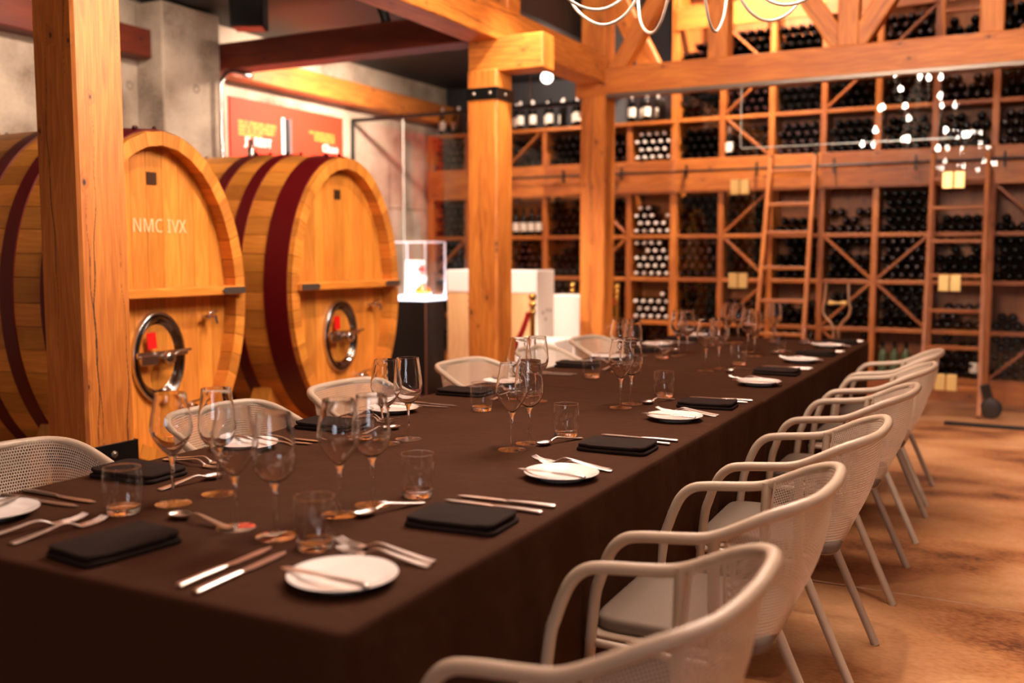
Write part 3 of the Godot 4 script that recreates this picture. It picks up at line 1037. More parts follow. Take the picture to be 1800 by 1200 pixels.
func build_casks() -> void:
	var t := thing("oval_cask", "oval oak wine cask with chalk letters on its head, behind the nearest post", "cask", Vector3(-3.85, 0, -3.60), 0, "oval oak casks with dark red hoops")
	t.set_meta("base", "oval_cask")
	var A := 0.56
	var B := 0.84
	var yc := 1.075
	var L := 1.92
	var sc := func(x: float) -> float:
		var q := 2.0 * (-x / L) - 1.0
		return 1.0 + 0.058 * (1.0 - q * q)
	# equal-arc angles
	var N := 40
	var fine := []
	var acc := 0.0
	for i in 721:
		if i: acc += (ell(A, B, TAU * i / 720.0) - ell(A, B, TAU * (i - 1) / 720.0)).length()
		fine.append(acc)
	var ang := []
	var j := 0
	for i in N:
		var want := acc * i / N
		while fine[j] < want: j += 1
		ang.append(TAU * j / 720.0)
	ang.append(TAU)
	for i in N:
		var a0: float = ang[i] + 0.0022
		var a1: float = ang[i + 1] - 0.0022
		var m := Mb.new()
		var S := 10
		var ou := []
		var inn := []
		for k in S + 1:
			var x := -L * k / S
			var s: float = sc.call(x)
			var r1 := []
			var r2 := []
			for q in 3:
				var a: float = lerpf(a0, a1, q / 2.0)
				var e := ell(A * s, B * s, a)
				var f := ell(A * s - 0.07, B * s - 0.07, a)
				r1.append(Vector3(x, yc + e.y, e.x))
				r2.append(Vector3(x, yc + f.y, f.x))
			ou.append(r1); inn.append(r2)
		var uo := Vector2(rng.randf(), rng.randf())
		var uv := []
		for k in S + 1:
			var row := []
			for q in 3: row.append(uo + Vector2(0.085 * q, 0.4 * L * k / S))
			uv.append(row)
		m.grid(ou, false, false, uv)
		m.grid(inn, false, true, uv)
		m.poly([ou[0][0], ou[0][2], inn[0][2], inn[0][0]], [uo, uo + Vector2(0.17, 0), uo + Vector2(0.17, 0.02), uo + Vector2(0, 0.02)])
		m.poly([ou[S][2], ou[S][0], inn[S][0], inn[S][2]])
		for k in S:
			m.poly([ou[k][0], inn[k][0], inn[k + 1][0], ou[k + 1][0]])
			m.poly([ou[k][2], ou[k + 1][2], inn[k + 1][2], inn[k][2]])
		part("stave", m, M.oak[(i * 7) % 5], t)
	# heads made of upright boards
	for face in [0, 1]:
		var xh := -0.09 if face == 0 else -L + 0.09
		var s: float = sc.call(xh)
		var ha := A * s - 0.068
		var hb := B * s - 0.068
		var edges := [-1.0, -0.78, -0.56, -0.36, -0.14, 0.07, 0.27, 0.46, 0.66, 0.84, 1.0]
		for i in 10:
			var z0: float = ha * edges[i] + 0.0012
			var z1: float = ha * edges[i + 1] - 0.0012
			var p := []
			for q in 5:
				var z := lerpf(z0, z1, q / 4.0)
				p.append(Vector3(xh, yc - hb * sqrt(maxf(0.0, 1.0 - z * z / (ha * ha))), z))
			for q in 5:
				var z := lerpf(z1, z0, q / 4.0)
				p.append(Vector3(xh, yc + hb * sqrt(maxf(0.0, 1.0 - z * z / (ha * ha))), z))
			if face == 0: p.reverse()
			var uo := Vector2(rng.randf(), rng.randf())
			var m := Mb.new()
			var uvs := []
			for q in p: uvs.append(uo + Vector2(q.z * 1.6, q.y * 0.4))
			m.poly(p, uvs)
			var dx := -0.03 if face == 0 else 0.03
			for zz in [z0, z1]:
				var he: float = hb * sqrt(maxf(0.0, 1.0 - zz * zz / (ha * ha)))
				if he > 0.05: m.poly([Vector3(xh, yc - he, zz), Vector3(xh, yc + he, zz), Vector3(xh + dx, yc + he, zz), Vector3(xh + dx, yc - he, zz)])
			part("head_board", m, M.oak[[2, 4, 3, 4, 2, 3, 4, 1, 3, 4][i]], t)
	# painted iron hoops
	for h in [[-0.035, -0.20], [-0.385, -0.475], [-0.645, -0.735], [-1.22, -1.31], [-1.48, -1.57], [-1.74, -1.89]]:
		var m := Mb.new()
		var rows := []
		for st in [[h[0], 0.0], [h[0], 0.007], [h[1], 0.007], [h[1], 0.0]]:
			var s: float = sc.call(st[0])
			var row := []
			for i in 96:
				var e := ell(A * s + st[1], B * s + st[1], TAU * i / 96.0)
				row.append(Vector3(st[0], yc + e.y, e.x))
			rows.append(row)
		for r in 3: m.grid([rows[r], rows[r + 1]], true)
		var hp := part("hoop", m, M.hoop, t)
		for i in 4:   # hoop bolts near the crown
			var a := PI / 2 + 0.16 - 0.11 * i
			var xm: float = (h[0] + h[1]) / 2
			var s2: float = sc.call(xm)
			var e := ell(A * s2 + 0.012, B * s2 + 0.012, a)
			var bm := Mb.new()
			bm.ball(Vector3(xm + 0.03 * (1 if i % 2 else -1), yc + e.y, e.x), Vector3(0.012, 0.012, 0.012), 8, 5)
			part("bolt", bm, M.bolt, hp)
	# crossbar with iron end plates
	var cb := Mb.new()
	cb.box(Vector3(-0.015, 1.108, 0), Vector3(0.11, 0.046, 1.03), 0.005, Basis.IDENTITY, Vector2(1.6, 0.4))
	var bar := part("crossbar", cb, M.oak[4], t)
	for s in [-1.0, 1.0]:
		var pl := Mb.new()
		var pg := PackedVector2Array([Vector2(0, -0.018), Vector2(0.15, -0.018), Vector2(0.175, 0.0), Vector2(0.15, 0.018), Vector2(0, 0.018)])
		pl.prism(pg, Vector3(0.041, 1.108, s * 0.515), Vector3(0, 0, -s), Vector3.UP, Vector3.RIGHT, 0.005)
		part("end_plate", pl, M.zinc, bar)
	# steel manhole door
	var hx := -0.09
	var hc := Vector3(hx, 0.775, 0.0)
	var bs := Basis(Vector3.UP, Vector3.RIGHT, Vector3.BACK)   # local y -> world x
	var fr := Mb.new()
	var sx := Basis.from_scale(Vector3(0.235, 1.0, 0.17))
	var xf := Transform3D(Basis(Vector3(0, -0.235, 0), Vector3(1, 0, 0), Vector3(0, 0, 0.17)), hc)
	fr.lathe([Vector2(1.0, 0.0), Vector2(1.0, 0.02), Vector2(0.985, 0.028), Vector2(0.94, 0.028), Vector2(0.925, 0.02), Vector2(0.92, 0.0)], 40, xf)
	var dr := part("manhole_door", fr, M.steel, t)
	var dm := Mb.new()
	dm.lathe([Vector2(0.92, 0.002), Vector2(0.90, 0.034), Vector2(0.86, 0.036), Vector2(0.82, 0.022), Vector2(0.7, -0.004), Vector2(0.5, -0.022), Vector2(0.25, -0.034), Vector2(0.0, -0.038)], 40, xf)
	part("dished_cover", dm, M.dish, dr)
	var hb2 := Mb.new()
	hb2.box(hc + Vector3(0.045, 0.02, 0.0), Vector3(0.016, 0.03, 0.33), 0.003)
	hb2.box(hc + Vector3(0.06, -0.005, 0.1), Vector3(0.014, 0.05, 0.11), 0.004)
	part("clamp_bar", hb2, M.steel, dr)
	var hub := Mb.new()
	hub.lathe([Vector2(0.018, -0.05), Vector2(0.018, 0.03), Vector2(0.034, 0.034), Vector2(0.036, 0.06), Vector2(0.024, 0.07), Vector2(0.0, 0.072)], 16, Transform3D(Basis(Vector3(0, -1, 0), Vector3(1, 0, 0), Vector3(0, 0, 1)), hc + Vector3(0.04, 0, 0)))
	hub.tube([hc + Vector3(0.09, 0, 0), hc + Vector3(0.095, 0.03, -0.06), hc + Vector3(0.095, 0.035, -0.14)], [0.008], 8)
	part("hand_screw", hub, M.steel, dr)
	var tg := Mb.new()
	tg.box(hc + Vector3(0.035, 0.09, 0.06), Vector3(0.003, 0.085, 0.06), 0.001, Basis(Vector3.RIGHT, 0.1))
	part("red_tag", tg, M.red_tag, dr)
	# sampling tap and drain tap
	for tp in [[0.965, -0.33, 1.0], [0.50, -0.17, 1.5]]:
		var m := Mb.new()
		var o := Vector3(hx, tp[0], tp[1])
		m.tube([o, o + Vector3(0.09, 0, 0)], [0.012 * tp[2]], 10)
		m.ball(o + Vector3(0.05, 0, 0), Vector3(0.02, 0.018, 0.018) * tp[2], 10, 6)
		m.tube([o + Vector3(0.09, 0.005, 0), o + Vector3(0.10, -0.035 * tp[2], 0)], [0.009 * tp[2]], 8)
		m.tube([o + Vector3(0.05, 0.0, 0), o + Vector3(0.05, 0.022, 0.0), o + Vector3(0.055, 0.03, -0.045 * tp[2] * tp[2])], [0.007], 8)
		m.tube([o + Vector3(0.05, 0.0, 0), o + Vector3(0.05, 0.0, 0.045)], [0.01], 8)
		part("tap", m, M.chrome, t)
	var np := Mb.new()
	np.box(Vector3(hx + 0.004, 1.685, 0.0), Vector3(0.006, 0.062, 0.062), 0.001)
	part("number_plate", np, M.rust, t)
	# saddle blocks
	for x in [-0.30, -1.55]:
		var s: float = sc.call(x)
		var pg := PackedVector2Array([Vector2(-0.50, 0), Vector2(0.50, 0), Vector2(0.50, 0.30)])
		for i in 13:
			var z := lerpf(0.42, -0.42, i / 12.0)
			pg.append(Vector2(z, yc - (B * s + 0.002) * sqrt(1.0 - pow(z / (A * s + 0.002), 2))))
		pg.append(Vector2(-0.50, 0.30))
		var m := Mb.new()
		m.prism(pg, Vector3(x, 0, 0), Vector3.BACK, Vector3.UP, Vector3.LEFT, 0.14)
		part("saddle_block", m, M.oak[1], t)
	var top := Mb.new()
	top.lathe([Vector2(0.03, 0.0), Vector2(0.03, 0.05), Vector2(0.018, 0.06), Vector2(0.018, 0.11), Vector2(0.0, 0.112)], 12, Transform3D(Basis.IDENTITY, Vector3(-0.78, yc + B * 1.052, 0.02)))
	part("bung_fitting", top, M.steel, t)
	dup(t, "oval oak wine cask with a bare unmarked head, farther from the camera", Vector3(-3.85, 0, -5.115), 0, "oval oak casks with dark red hoops")
	var tm := text("NMC IVX", 0.068, 0.002)
	var ch := put("chalk_letters", tm, t)
	ch.mesh.surface_set_material(0, M.chalk)
	ch.position = Vector3(hx + 0.003, 1.445, -0.045)
	ch.rotation.y = PI / 2
	for z in [-3.60 + 0.02, -5.115 + 0.0]:
		var g: Node3D = make_tumbler(0.45)
		add_child(g)
		g.name = numbered("shot_glass")
		g.position = Vector3(-3.86, 1.131, z)
		tag(g, "tiny shot glass on the crossbar of the %s cask" % ("chalk-lettered" if z > -4.0 else "farther unmarked"), "glass", "shot glasses on the casks")


func text(s: String, h: float, depth: float, bold := false) -> Mesh:
	var m := TextMesh.new()
	var f := SystemFont.new()
	f.font_names = PackedStringArray(["Droid Sans"])
	if bold: f.font_weight = 700
	m.font = f
	m.text = s
	m.font_size = 32
	m.pixel_size = h / 24.0
	m.depth = depth
	var am := ArrayMesh.new()
	for i in m.get_surface_count(): am.add_surface_from_arrays(Mesh.PRIMITIVE_TRIANGLES, m.surface_get_arrays(i))
	return am


# ---------- display corner beyond the casks ----------
func block(called: String, label: String, cat: String, c: Vector3, s: Vector3, m: Material, nm: String, group := "") -> Node3D:
	var t := thing(called, label, cat, Vector3(c.x, c.y - s.y / 2, c.z), 0, group)
	var b := Mb.new()
	b.box(Vector3(0, s.y / 2, 0), s, 0.005)
	part(nm, b, m, t)
	return t


func build_display() -> void:
	var t := block("display_pedestal", "tall black pedestal beside the farther cask, carrying a lit clear case", "pedestal", Vector3(-5.005, 0.44, -7.67), Vector3(0.42, 0.88, 0.34), M.black_lam, "body")
	var ln := Mb.new()
	ln.box(Vector3(0.211, 0.44, 0.171), Vector3(0.008, 0.86, 0.008), 0.001)
	part("corner_trim", ln, mat(Color(0.55, 0.36, 0.30), 0.3), t)
	var lp := Mb.new()
	lp.box(Vector3(0, 0.8975, 0), Vector3(0.44, 0.035, 0.36), 0.004)
	part("light_panel", lp, M.light_panel, t)
	var al := AreaLight3D.new()
	al.name = "panel_light"
	t.add_child(al, true)
	al.position = Vector3(0, 0.92, 0)
	al.rotation.x = PI / 2
	al.area_size = Vector2(0.42, 0.34)
	al.light_energy = 1.6
	al.area_range = 12.0
	al.light_color = Color(0.95, 0.95, 1.0)
	al.shadow_enabled = true
	var c := thing("acrylic_case", "clear acrylic box case standing on the lit black pedestal", "display case", Vector3(-5.005, 0.916, -7.67))
	for q in [[Vector3(0, 0.25, 0.17), 0], [Vector3(0, 0.25, -0.17), 0], [Vector3(0.21, 0.25, 0), 1], [Vector3(-0.21, 0.25, 0), 1], [Vector3(0, 0.5, 0), 2]]:
		var m := Mb.new()
		var p: Vector3 = q[0]
		if q[1] == 0: m.poly([p + Vector3(-0.21, -0.25, 0), p + Vector3(0.21, -0.25, 0), p + Vector3(0.21, 0.25, 0), p + Vector3(-0.21, 0.25, 0)])
		elif q[1] == 1: m.poly([p + Vector3(0, -0.25, 0.17), p + Vector3(0, -0.25, -0.17), p + Vector3(0, 0.25, -0.17), p + Vector3(0, 0.25, 0.17)])
		else: m.poly([p + Vector3(-0.21, 0, 0.17), p + Vector3(0.21, 0, 0.17), p + Vector3(0.21, 0, -0.17), p + Vector3(-0.21, 0, -0.17)])
		part("panel", m, M.acrylic, c)
	var e := Mb.new()
	for s in [-1.0, 1.0]:
		for z in [-1.0, 1.0]: e.box(Vector3(s * 0.21, 0.25, z * 0.17), Vector3(0.009, 0.5, 0.009), 0.001)
		e.box(Vector3(s * 0.21, 0.5, 0), Vector3(0.009, 0.009, 0.34), 0.001)
		e.box(Vector3(0, 0.5, s * 0.17), Vector3(0.42, 0.009, 0.009), 0.001)
	part("polished_edge", e, mat(Color(0.92, 0.90, 0.95), 0.3), c)  # whitish colour stands in for panel light caught in the acrylic edges
	block("carton", "white carton standing at the back of the clear case", "carton", Vector3(-5.06, 0.917 + 0.165, -7.74), Vector3(0.16, 0.33, 0.1), M.white, "box")
	var d := thing("decanter", "white stoppered decanter with a red band inside the clear case", "decanter", Vector3(-4.93, 0.917, -7.66))
	var m := Mb.new()
	m.lathe([Vector2(0, 0), Vector2(0.075, 0.0), Vector2(0.082, 0.03), Vector2(0.07, 0.075), Vector2(0.03, 0.10), Vector2(0.02, 0.13)], 20)
	part("base", m, M.amber, d)
	m = Mb.new()
	m.lathe([Vector2(0.02, 0.12), Vector2(0.042, 0.15), Vector2(0.045, 0.18), Vector2(0.024, 0.20), Vector2(0.022, 0.225)], 20)
	part("neck", m, M.white, d)
	m = Mb.new()
	m.lathe([Vector2(0.023, 0.222), Vector2(0.046, 0.23), Vector2(0.046, 0.262), Vector2(0.02, 0.266)], 20)
	part("collar", m, mat(Color(0.62, 0.16, 0.10), 0.4), d)
	m = Mb.new()
	m.ball(Vector3(0, 0.29, 0), Vector3(0.03, 0.032, 0.03))
	part("stopper", m, M.white, d)
	var k := thing("display_counter", "pale wooden display counter with a white top box behind the strapped post", "counter", Vector3(-4.125, 0, -7.665))
	var b := Mb.new()
	b.box(Vector3(0, 0.485, 0), Vector3(0.88, 0.97, 0.33), 0.004)
	part("body", b, M.pine, k)
	b = Mb.new()
	b.box(Vector3(0, 1.068, 0), Vector3(0.89, 0.196, 0.34), 0.006)
	part("top_box", b, M.white, k)
	b = Mb.new()
	b.box(Vector3(0.449, 0.58, 0.0), Vector3(0.012, 1.17, 0.345), 0.003)
	part("side_panel", b, M.white, k)
	for q in [[0.05, 0.80], [-0.03, 0.82], [-0.10, 0.815], [0.0, 0.745]]:
		b = Mb.new()
		b.ball(Vector3(0.4555, q[1], q[0]), Vector3(0.0015, 0.018, 0.016), 10, 6)
		part("printed_mark", b, mat(Color(0.55, 0.5, 0.46), 0.6), k)
	block("white_plinth", "tall white plinth behind the glass screen, left of the corner post", "plinth", Vector3(-3.85, 0.455, -8.72), Vector3(0.5, 0.91, 0.4), M.white, "body", "white plinths")
	block("white_plinth", "low white plinth in front of the tall white one", "plinth", Vector3(-3.55, 0.30, -7.36), Vector3(0.40, 0.60, 0.36), M.white, "body", "white plinths")
	var rg := Mb.new()
	rg.box(Vector3(-4.75, 0.006, -7.0), Vector3(2.1, 0.012, 1.9), 0.003)
	tag(part("red_carpet", rg, mat(Color(0.32, 0.02, 0.035), 0.95), self), "dark red carpet on the floor around the black pedestal", "carpet")
	# rope barrier
	var sp := [[Vector3(-3.205, 0.0, -6.47), "right of the strapped post, with a red rope hanging leftward"], [Vector3(-3.81, 0.012, -6.62), "at the left edge of the strapped post"], [Vector3(-4.08, 0.0, -9.16), "behind the tall white plinth"], [Vector3(-3.53, 0.0, -9.0), "behind the glass just right of the corner post"]]
	for s in sp:
		var st := thing("rope_stanchion", "polished brass rope stanchion " + s[1], "stanchion", s[0], 0, "brass stanchions")
		var mb := Mb.new()
		mb.lathe([Vector2(0.0, 0.0), Vector2(0.105, 0.0), Vector2(0.105, 0.012), Vector2(0.07, 0.03), Vector2(0.03, 0.045), Vector2(0.02, 0.06)], 24)
		part("base", mb, M.brass, st)
		mb = Mb.new()
		mb.lathe([Vector2(0.018, 0.05), Vector2(0.018, 0.86), Vector2(0.026, 0.865), Vector2(0.026, 0.885), Vector2(0.018, 0.89), Vector2(0.018, 0.92), Vector2(0.028, 0.925), Vector2(0.028, 0.94), Vector2(0.014, 0.95), Vector2(0.014, 0.965)], 16)
		part("pole", mb, M.brass, st)
		mb = Mb.new()
		mb.ball(Vector3(0, 0.99, 0), Vector3(0.029, 0.029, 0.029), 14, 9)
		part("ball_finial", mb, M.brass, st)
	var rp := [[sp[0][0], sp[1][0], 0.30, "velvet red rope sagging from the stanchion right of the strapped post"], [sp[2][0], sp[3][0], 0.30, "velvet red rope sagging between the two stanchions by the low rack"]]
	for r in rp:
		var mb := Mb.new()
		var pts := []
		for i in 25:
			var f := i / 24.0
			var p: Vector3 = r[0].lerp(r[1], lerpf(0.06, 0.94, f))
			p.y = 0.87 - r[2] * (1.0 - pow(absf(2.0 * f - 1.0), 2.4))
			pts.append(p)
		mb.tube(pts, [0.021], 10)
		tag(part("barrier_rope", mb, M.rope, self), r[3], "rope", "red barrier ropes")


# ---------- tables and cloths ----------
func build_tables() -> void:
	var zs := [[-1.13, -3.752, 0.74, "nearer black tablecloth, its front corner hanging close to the camera", "nearer long table hidden beneath the front black tablecloth"], [-3.762, -6.68, 0.737, "farther black tablecloth beyond the seam across the table", "farther long table hidden beneath the second black tablecloth"]]
	for q in zs:
		var z0: float = q[0]
		var z1: float = q[1]
		var H: float = q[2]
		var x0 := -2.11
		var x1 := -0.872
		var tb := thing("banquet_table", q[4], "table", Vector3((x0 + x1) / 2, 0, (z0 + z1) / 2), 0, "long banquet tables")
		var m := Mb.new()
		m.box(Vector3(0, H - 0.018, 0), Vector3(x1 - x0 - 0.03, 0.03, z0 - z1 - 0.03), 0.005)
		part("table_top", m, M.fir, tb)
		for sx in [-0.5, 0.5]:
			for sz in [-1.0, 1.0]:
				var lg := Mb.new()
				lg.box(Vector3(sx, (H - 0.033) / 2, sz * ((z0 - z1) / 2 - 0.12)), Vector3(0.05, H - 0.033, 0.05), 0.004)
				part("leg", lg, M.black_metal, tb)
		# cloth: perimeter loop with rounded corners
		var loop := []
		var step := 0.03
		var cs := [[Vector3(x1, 0, z0), Vector3(0, 0, -1), z0 - z1], [Vector3(x1, 0, z1), Vector3(-1, 0, 0), x1 - x0], [Vector3(x0, 0, z1), Vector3(0, 0, 1), z0 - z1], [Vector3(x0, 0, z0), Vector3(1, 0, 0), x1 - x0]]
		for c in cs:
			var n: int = int(c[2] / step)
			var outw: Vector3 = Vector3.UP.cross(c[1]) * -1.0
			for i in n:
				loop.append([c[0] + c[1] * (c[2] * (i + 0.5) / n), outw, minf((i + 0.5) / n * c[2], c[2] - (i + 0.5) / n * c[2])])
		var nz := noise(31 if z0 > -2.0 else 47, 1.3, 2)
		var rows := []
		var prof := [[-0.016, 0.0], [-0.006, -0.0015], [-0.0015, -0.006], [0.0, -0.016], [0.002, -0.05], [0.005, -0.14], [0.009, -0.26], [0.013, -0.40], [0.017, -0.55], [0.02, -0.69], [0.021, 0.012 - H]]
		for pr in prof:
			var row := []
			var dep: float = -pr[1]
			for i in loop.size():
				var l: Array = loop[i]
				var p: Vector3 = l[0]
				var o: Vector3 = l[1]
				var ed: float = l[2]
				# corner points share a diagonal direction
				var nb: Array = loop[(i + 1) % loop.size()] if ed < 0.1 else l
				var w := clampf(1.0 - ed / 0.16, 0.0, 1.0)
				var amp := clampf(dep / 0.7, 0.0, 1.0)
				var s := p.x * 3.1 + p.z * 2.7
				var fold := (nz.get_noise_2d(s * 1.4, 0.0) * 0.045 + 0.012 * sin(s * 5.0)) * amp
				if absf(o.z) > 0.5 and absf(p.z + 3.757) < 0.02: amp = 0.0; fold = 0.0
				fold += amp * 0.055 * w * w * (1.0 if ed > 0.045 else 0.5)
				if absf(o.x) > 0.5: fold = minf(fold, 0.003) - 0.008 * amp
				row.append(p + o * ((pr[0] * (0.3 if absf(o.x) > 0.5 and pr[0] > 0.0 else 1.0) if amp > 0.0 or dep < 0.01 else 0.0) + fold) + Vector3(0, H + pr[1], 0))
			rows.append(row)
		var cm := Mb.new()
		cm.grid(rows, true, true)
		# top sheet
		var top := []
		var nt := noise(77, 0.9, 3)
		var inset := 0.016
		for i in 46:
			var row := []
			for k in 22:
				var x := lerpf(x0 + inset, x1 - inset, k / 21.0)
				var z := lerpf(z0 - inset, z1 + inset, i / 45.0)
				var edge: float = minf(minf(k, 21 - k), minf(i, 45 - i))
				var y := H + (nt.get_noise_2d(x * 3.0, z * 2.0) * 0.0012 if edge > 0 else 0.0)
				for cz in [-0.93, -1.86]:   # pressed creases across the cloth
					y += 0.0016 * exp(-pow((z - z0 - cz) / 0.03, 2)) if edge > 0 else 0.0
				row.append(Vector3(x, y, z))
			top.append(row)
		cm.grid(top, false, true)
		tag(part("tablecloth", cm, M.cloth, self), q[3], "tablecloth", "black tablecloths")


# ---------- chairs ----------
func build_chairs() -> void:
	var src := Node3D.new()
	# half loop of the arm and back rail, from the front bend round to the middle of the back
	var half := [Vector3(-0.262, 0.55, 0.262), Vector3(-0.246, 0.60, 0.264), Vector3(-0.226, 0.645, 0.266), Vector3(-0.196, 0.672, 0.267), Vector3(-0.155, 0.682, 0.268), Vector3(-0.08, 0.689, 0.269), Vector3(-0.02, 0.696, 0.27), Vector3(0.02, 0.708, 0.268), Vector3(0.07, 0.732, 0.262), Vector3(0.12, 0.757, 0.25), Vector3(0.165, 0.774, 0.228), Vector3(0.196, 0.783, 0.188), Vector3(0.210, 0.786, 0.13), Vector3(0.216, 0.787, 0.06), Vector3(0.218, 0.787, 0.0)]
	var full := half.duplicate()
	for i in full.size(): full[i] = full[i] - Vector3(0, 0.008 * smoothstep(0.55, 0.66, full[i].y), 0)
	for i in range(half.size() - 2, -1, -1): full.append(full[i] * Vector3(1, 1, -1))
	var rail := smooth(full, 5)
	var m := Mb.new()
	m.tube(rail, [0.0135], 12)
	part("arm_and_back_rail", m, M.frame, src)
	for s in [-1.0, 1.0]:
		m = Mb.new()
		m.tube(smooth([Vector3(-0.262, 0.552, s * 0.262), Vector3(-0.278, 0.46, s * 0.258), Vector3(-0.315, 0.0, s * 0.245)], 4), [0.0135, 0.0135, 0.0135, 0.0135, 0.0135, 0.013, 0.0125, 0.012, 0.0115], 12)
		part("front_leg", m, M.frame, src)
		m = Mb.new()
		m.tube(smooth([Vector3(0.005, 0.70, s * 0.268), Vector3(0.004, 0.56, s * 0.258), Vector3(0.006, 0.44, s * 0.247), Vector3(0.022, 0.37, s * 0.243), Vector3(0.185, 0.0, s * 0.245)], 5), [0.0135], 12)
		part("rear_leg", m, M.frame, src)
		m = Mb.new()
		m.tube([Vector3(-0.292, 0.405, s * 0.252), Vector3(0.012, 0.395, s * 0.245)], [0.010], 8)
		part("side_rail", m, M.frame, src)
	for x in [[-0.292, 0.405], [0.012, 0.395]]:
		m = Mb.new()
		m.tube([Vector3(x[0], x[1], -0.25), Vector3(x[0], x[1], 0.25)], [0.010], 8)
		part("cross_rail", m, M.frame, src)
	# bucket shell of perforated sheet
	var top := []
	for p in rail:
		if p.x > 0.022: top.append(p + Vector3(-0.011 * smoothstep(0.15, 0.21, p.x), 0.007, -0.011 * signf(p.z) * smoothstep(0.02, 0.12, absf(p.z))))
	var n := top.size()
	var rows := []
	var uvs := []
	var T := 14
	for r in T + 1:
		var f := float(r) / T
		var row := []
		var uv := []
		for i in n:
			var a := PI * (float(i) / (n - 1) - 0.5)      # -90..90 degrees round the back
			var b := Vector3(0.022 + 0.075 * cos(a), 0.43 - 0.012 * cos(a), -0.205 * signf(a) * pow(absf(sin(a)), 0.6))
			var p: Vector3 = top[i]
			b.z = absf(b.z) * signf(p.z) if absf(p.z) > 0.001 else 0.0
			var q := p.lerp(b, f)
			var bulge := 0.032 * sin(PI * minf(f * 1.0, 1.0)) * cos(a)
			q += Vector3(cos(a), 0, 0.55 * signf(p.z) * absf(sin(a))) * bulge
			if f > 0.8: q.y -= 0.02 * (f - 0.8) / 0.2 * cos(a)
			row.append(q)
			uv.append(Vector2(float(i) / (n - 1) * 112.0, f * 22.0))
		rows.append(row)
		uvs.append(uv)
	# floor of the bucket
	for k in 3:
		var row := []
		var uv := []
		var lastr: Array = rows[T]
		for i in n:
			var e: Vector3 = lastr[i]
			var f := (k + 1) / 3.0
			row.append(e.lerp(Vector3(-0.10, 0.405, e.z * 0.75), f))
			uv.append(Vector2(float(i) / (n - 1) * 112.0, 22.0 + f * 8.0))
		rows.append(row)
		uvs.append(uv)
	m = Mb.new()
	m.grid(rows, false, false, uvs)
	part("perforated_shell", m, M.mesh, src)
	for e in [top[0], top[n - 1]]:
		m = Mb.new()
		m.tube(smooth([e, Vector3(0.022, 0.60, e.z * 0.93), Vector3(0.022, 0.44, 0.205 * signf(e.z))], 4), [0.004], 6)
		part("shell_edge", m, M.frame, src)
	# seat pan and cushion
	m = Mb.new()
	m.box(Vector3(-0.125, 0.412, 0), Vector3(0.33, 0.012, 0.46), 0.004)
	part("seat_pan", m, M.frame, src)
	m = Mb.new()
	var cr := []
	for st in [[0.94, 0.0], [0.985, 0.002], [1.0, 0.009], [1.0, 0.022], [0.985, 0.030], [0.94, 0.033], [0.5, 0.035], [0.001, 0.035]]:
		var row := []
		for i in 48:
			var a := TAU * i / 48.0
			var c := cos(a)
			var s := sin(a)
			var pw := 0.24
			row.append(Vector3(-0.095 + 0.205 * st[0] * signf(c) * pow(absf(c), pw), 0.419 + st[1], -0.215 * st[0] * signf(s) * pow(absf(s), pw)))
		cr.append(row)
	m.grid(cr, true)
	part("seat_cushion", m, M.cushion, src)
	src.name = "dining_chair"
	var right := [[-1.52, 0.0, 0.0], [-2.30, -0.012, 0.02], [-3.13, 0.0, 0.03], [-4.05, 0.0, 0.0], [-4.93, 0.0, 0.0], [-5.66, -0.02, 0.02]]
	var left := [[-1.63, 0.0, -0.02], [-2.455, 0.0, 0.0], [-3.17, 0.0, 0.0], [-4.10, 0.0, -0.02], [-4.88, 0.01, 0.02], [-5.64, 0.0, 0.0]]
	taken["dining_chair"] = 0
	for i in 6:
		var c := right[i] as Array
		var o: Node3D
		var lab := "beige metal armchair with perforated back, %s on the aisle side of the table" % ORD[i]
		o = src if i == 0 else src.duplicate()
		o.name = numbered("dining_chair")
		add_child(o)
		o.position = Vector3(-0.568 + c[1], 0, c[0])
		o.rotation.y = c[2]
		tag(o, lab, "chair", "beige perforated armchairs round the table")
	for i in 6:
		var c := left[i] as Array
		var o: Node3D = src.duplicate()
		o.name = numbered("dining_chair")
		add_child(o)
		o.position = Vector3(-2.24 + c[1], 0, c[0])
		o.rotation.y = PI + c[2]
		tag(o, "beige metal armchair with perforated back, %s on the cask side of the table" % ORD[i], "chair", "beige perforated armchairs round the table")


# ---------- place settings ----------
func make_tumbler(sc := 1.0) -> Node3D:
	var o := Node3D.new()
	o.name = "tumbler"
	var w := Mb.new()
	w.lathe([Vector2(0.0362, 0.0150), Vector2(0.0395, 0.03), Vector2(0.0418, 0.055), Vector2(0.0412, 0.078), Vector2(0.0388, 0.1015)].map(func(q): return q * sc), 32)
	part("wall", w, M.glass, o)
	var rm := Mb.new()
	var ring := []
	for i in 36: ring.append(Vector3(cos(TAU * i / 36.0) * 0.0382, 0.1018, sin(TAU * i / 36.0) * 0.0382) * sc)
	rm.tube(ring, [0.0008 * sc], 6, false, [], Vector3.ZERO, true)
	part("rim", rm, M.solid_glass, o)
	var b := Mb.new()
	b.lathe([Vector2(0.0, 0.0022), Vector2(0.027, 0.0015), Vector2(0.031, 0.0), Vector2(0.0345, 0.003), Vector2(0.0362, 0.0125), Vector2(0.0355, 0.0165), Vector2(0.031, 0.0160), Vector2(0.018, 0.0140), Vector2(0.0, 0.0134)].map(func(q): return q * sc), 32)
	part("base", b, M.solid_glass, o)
	return o


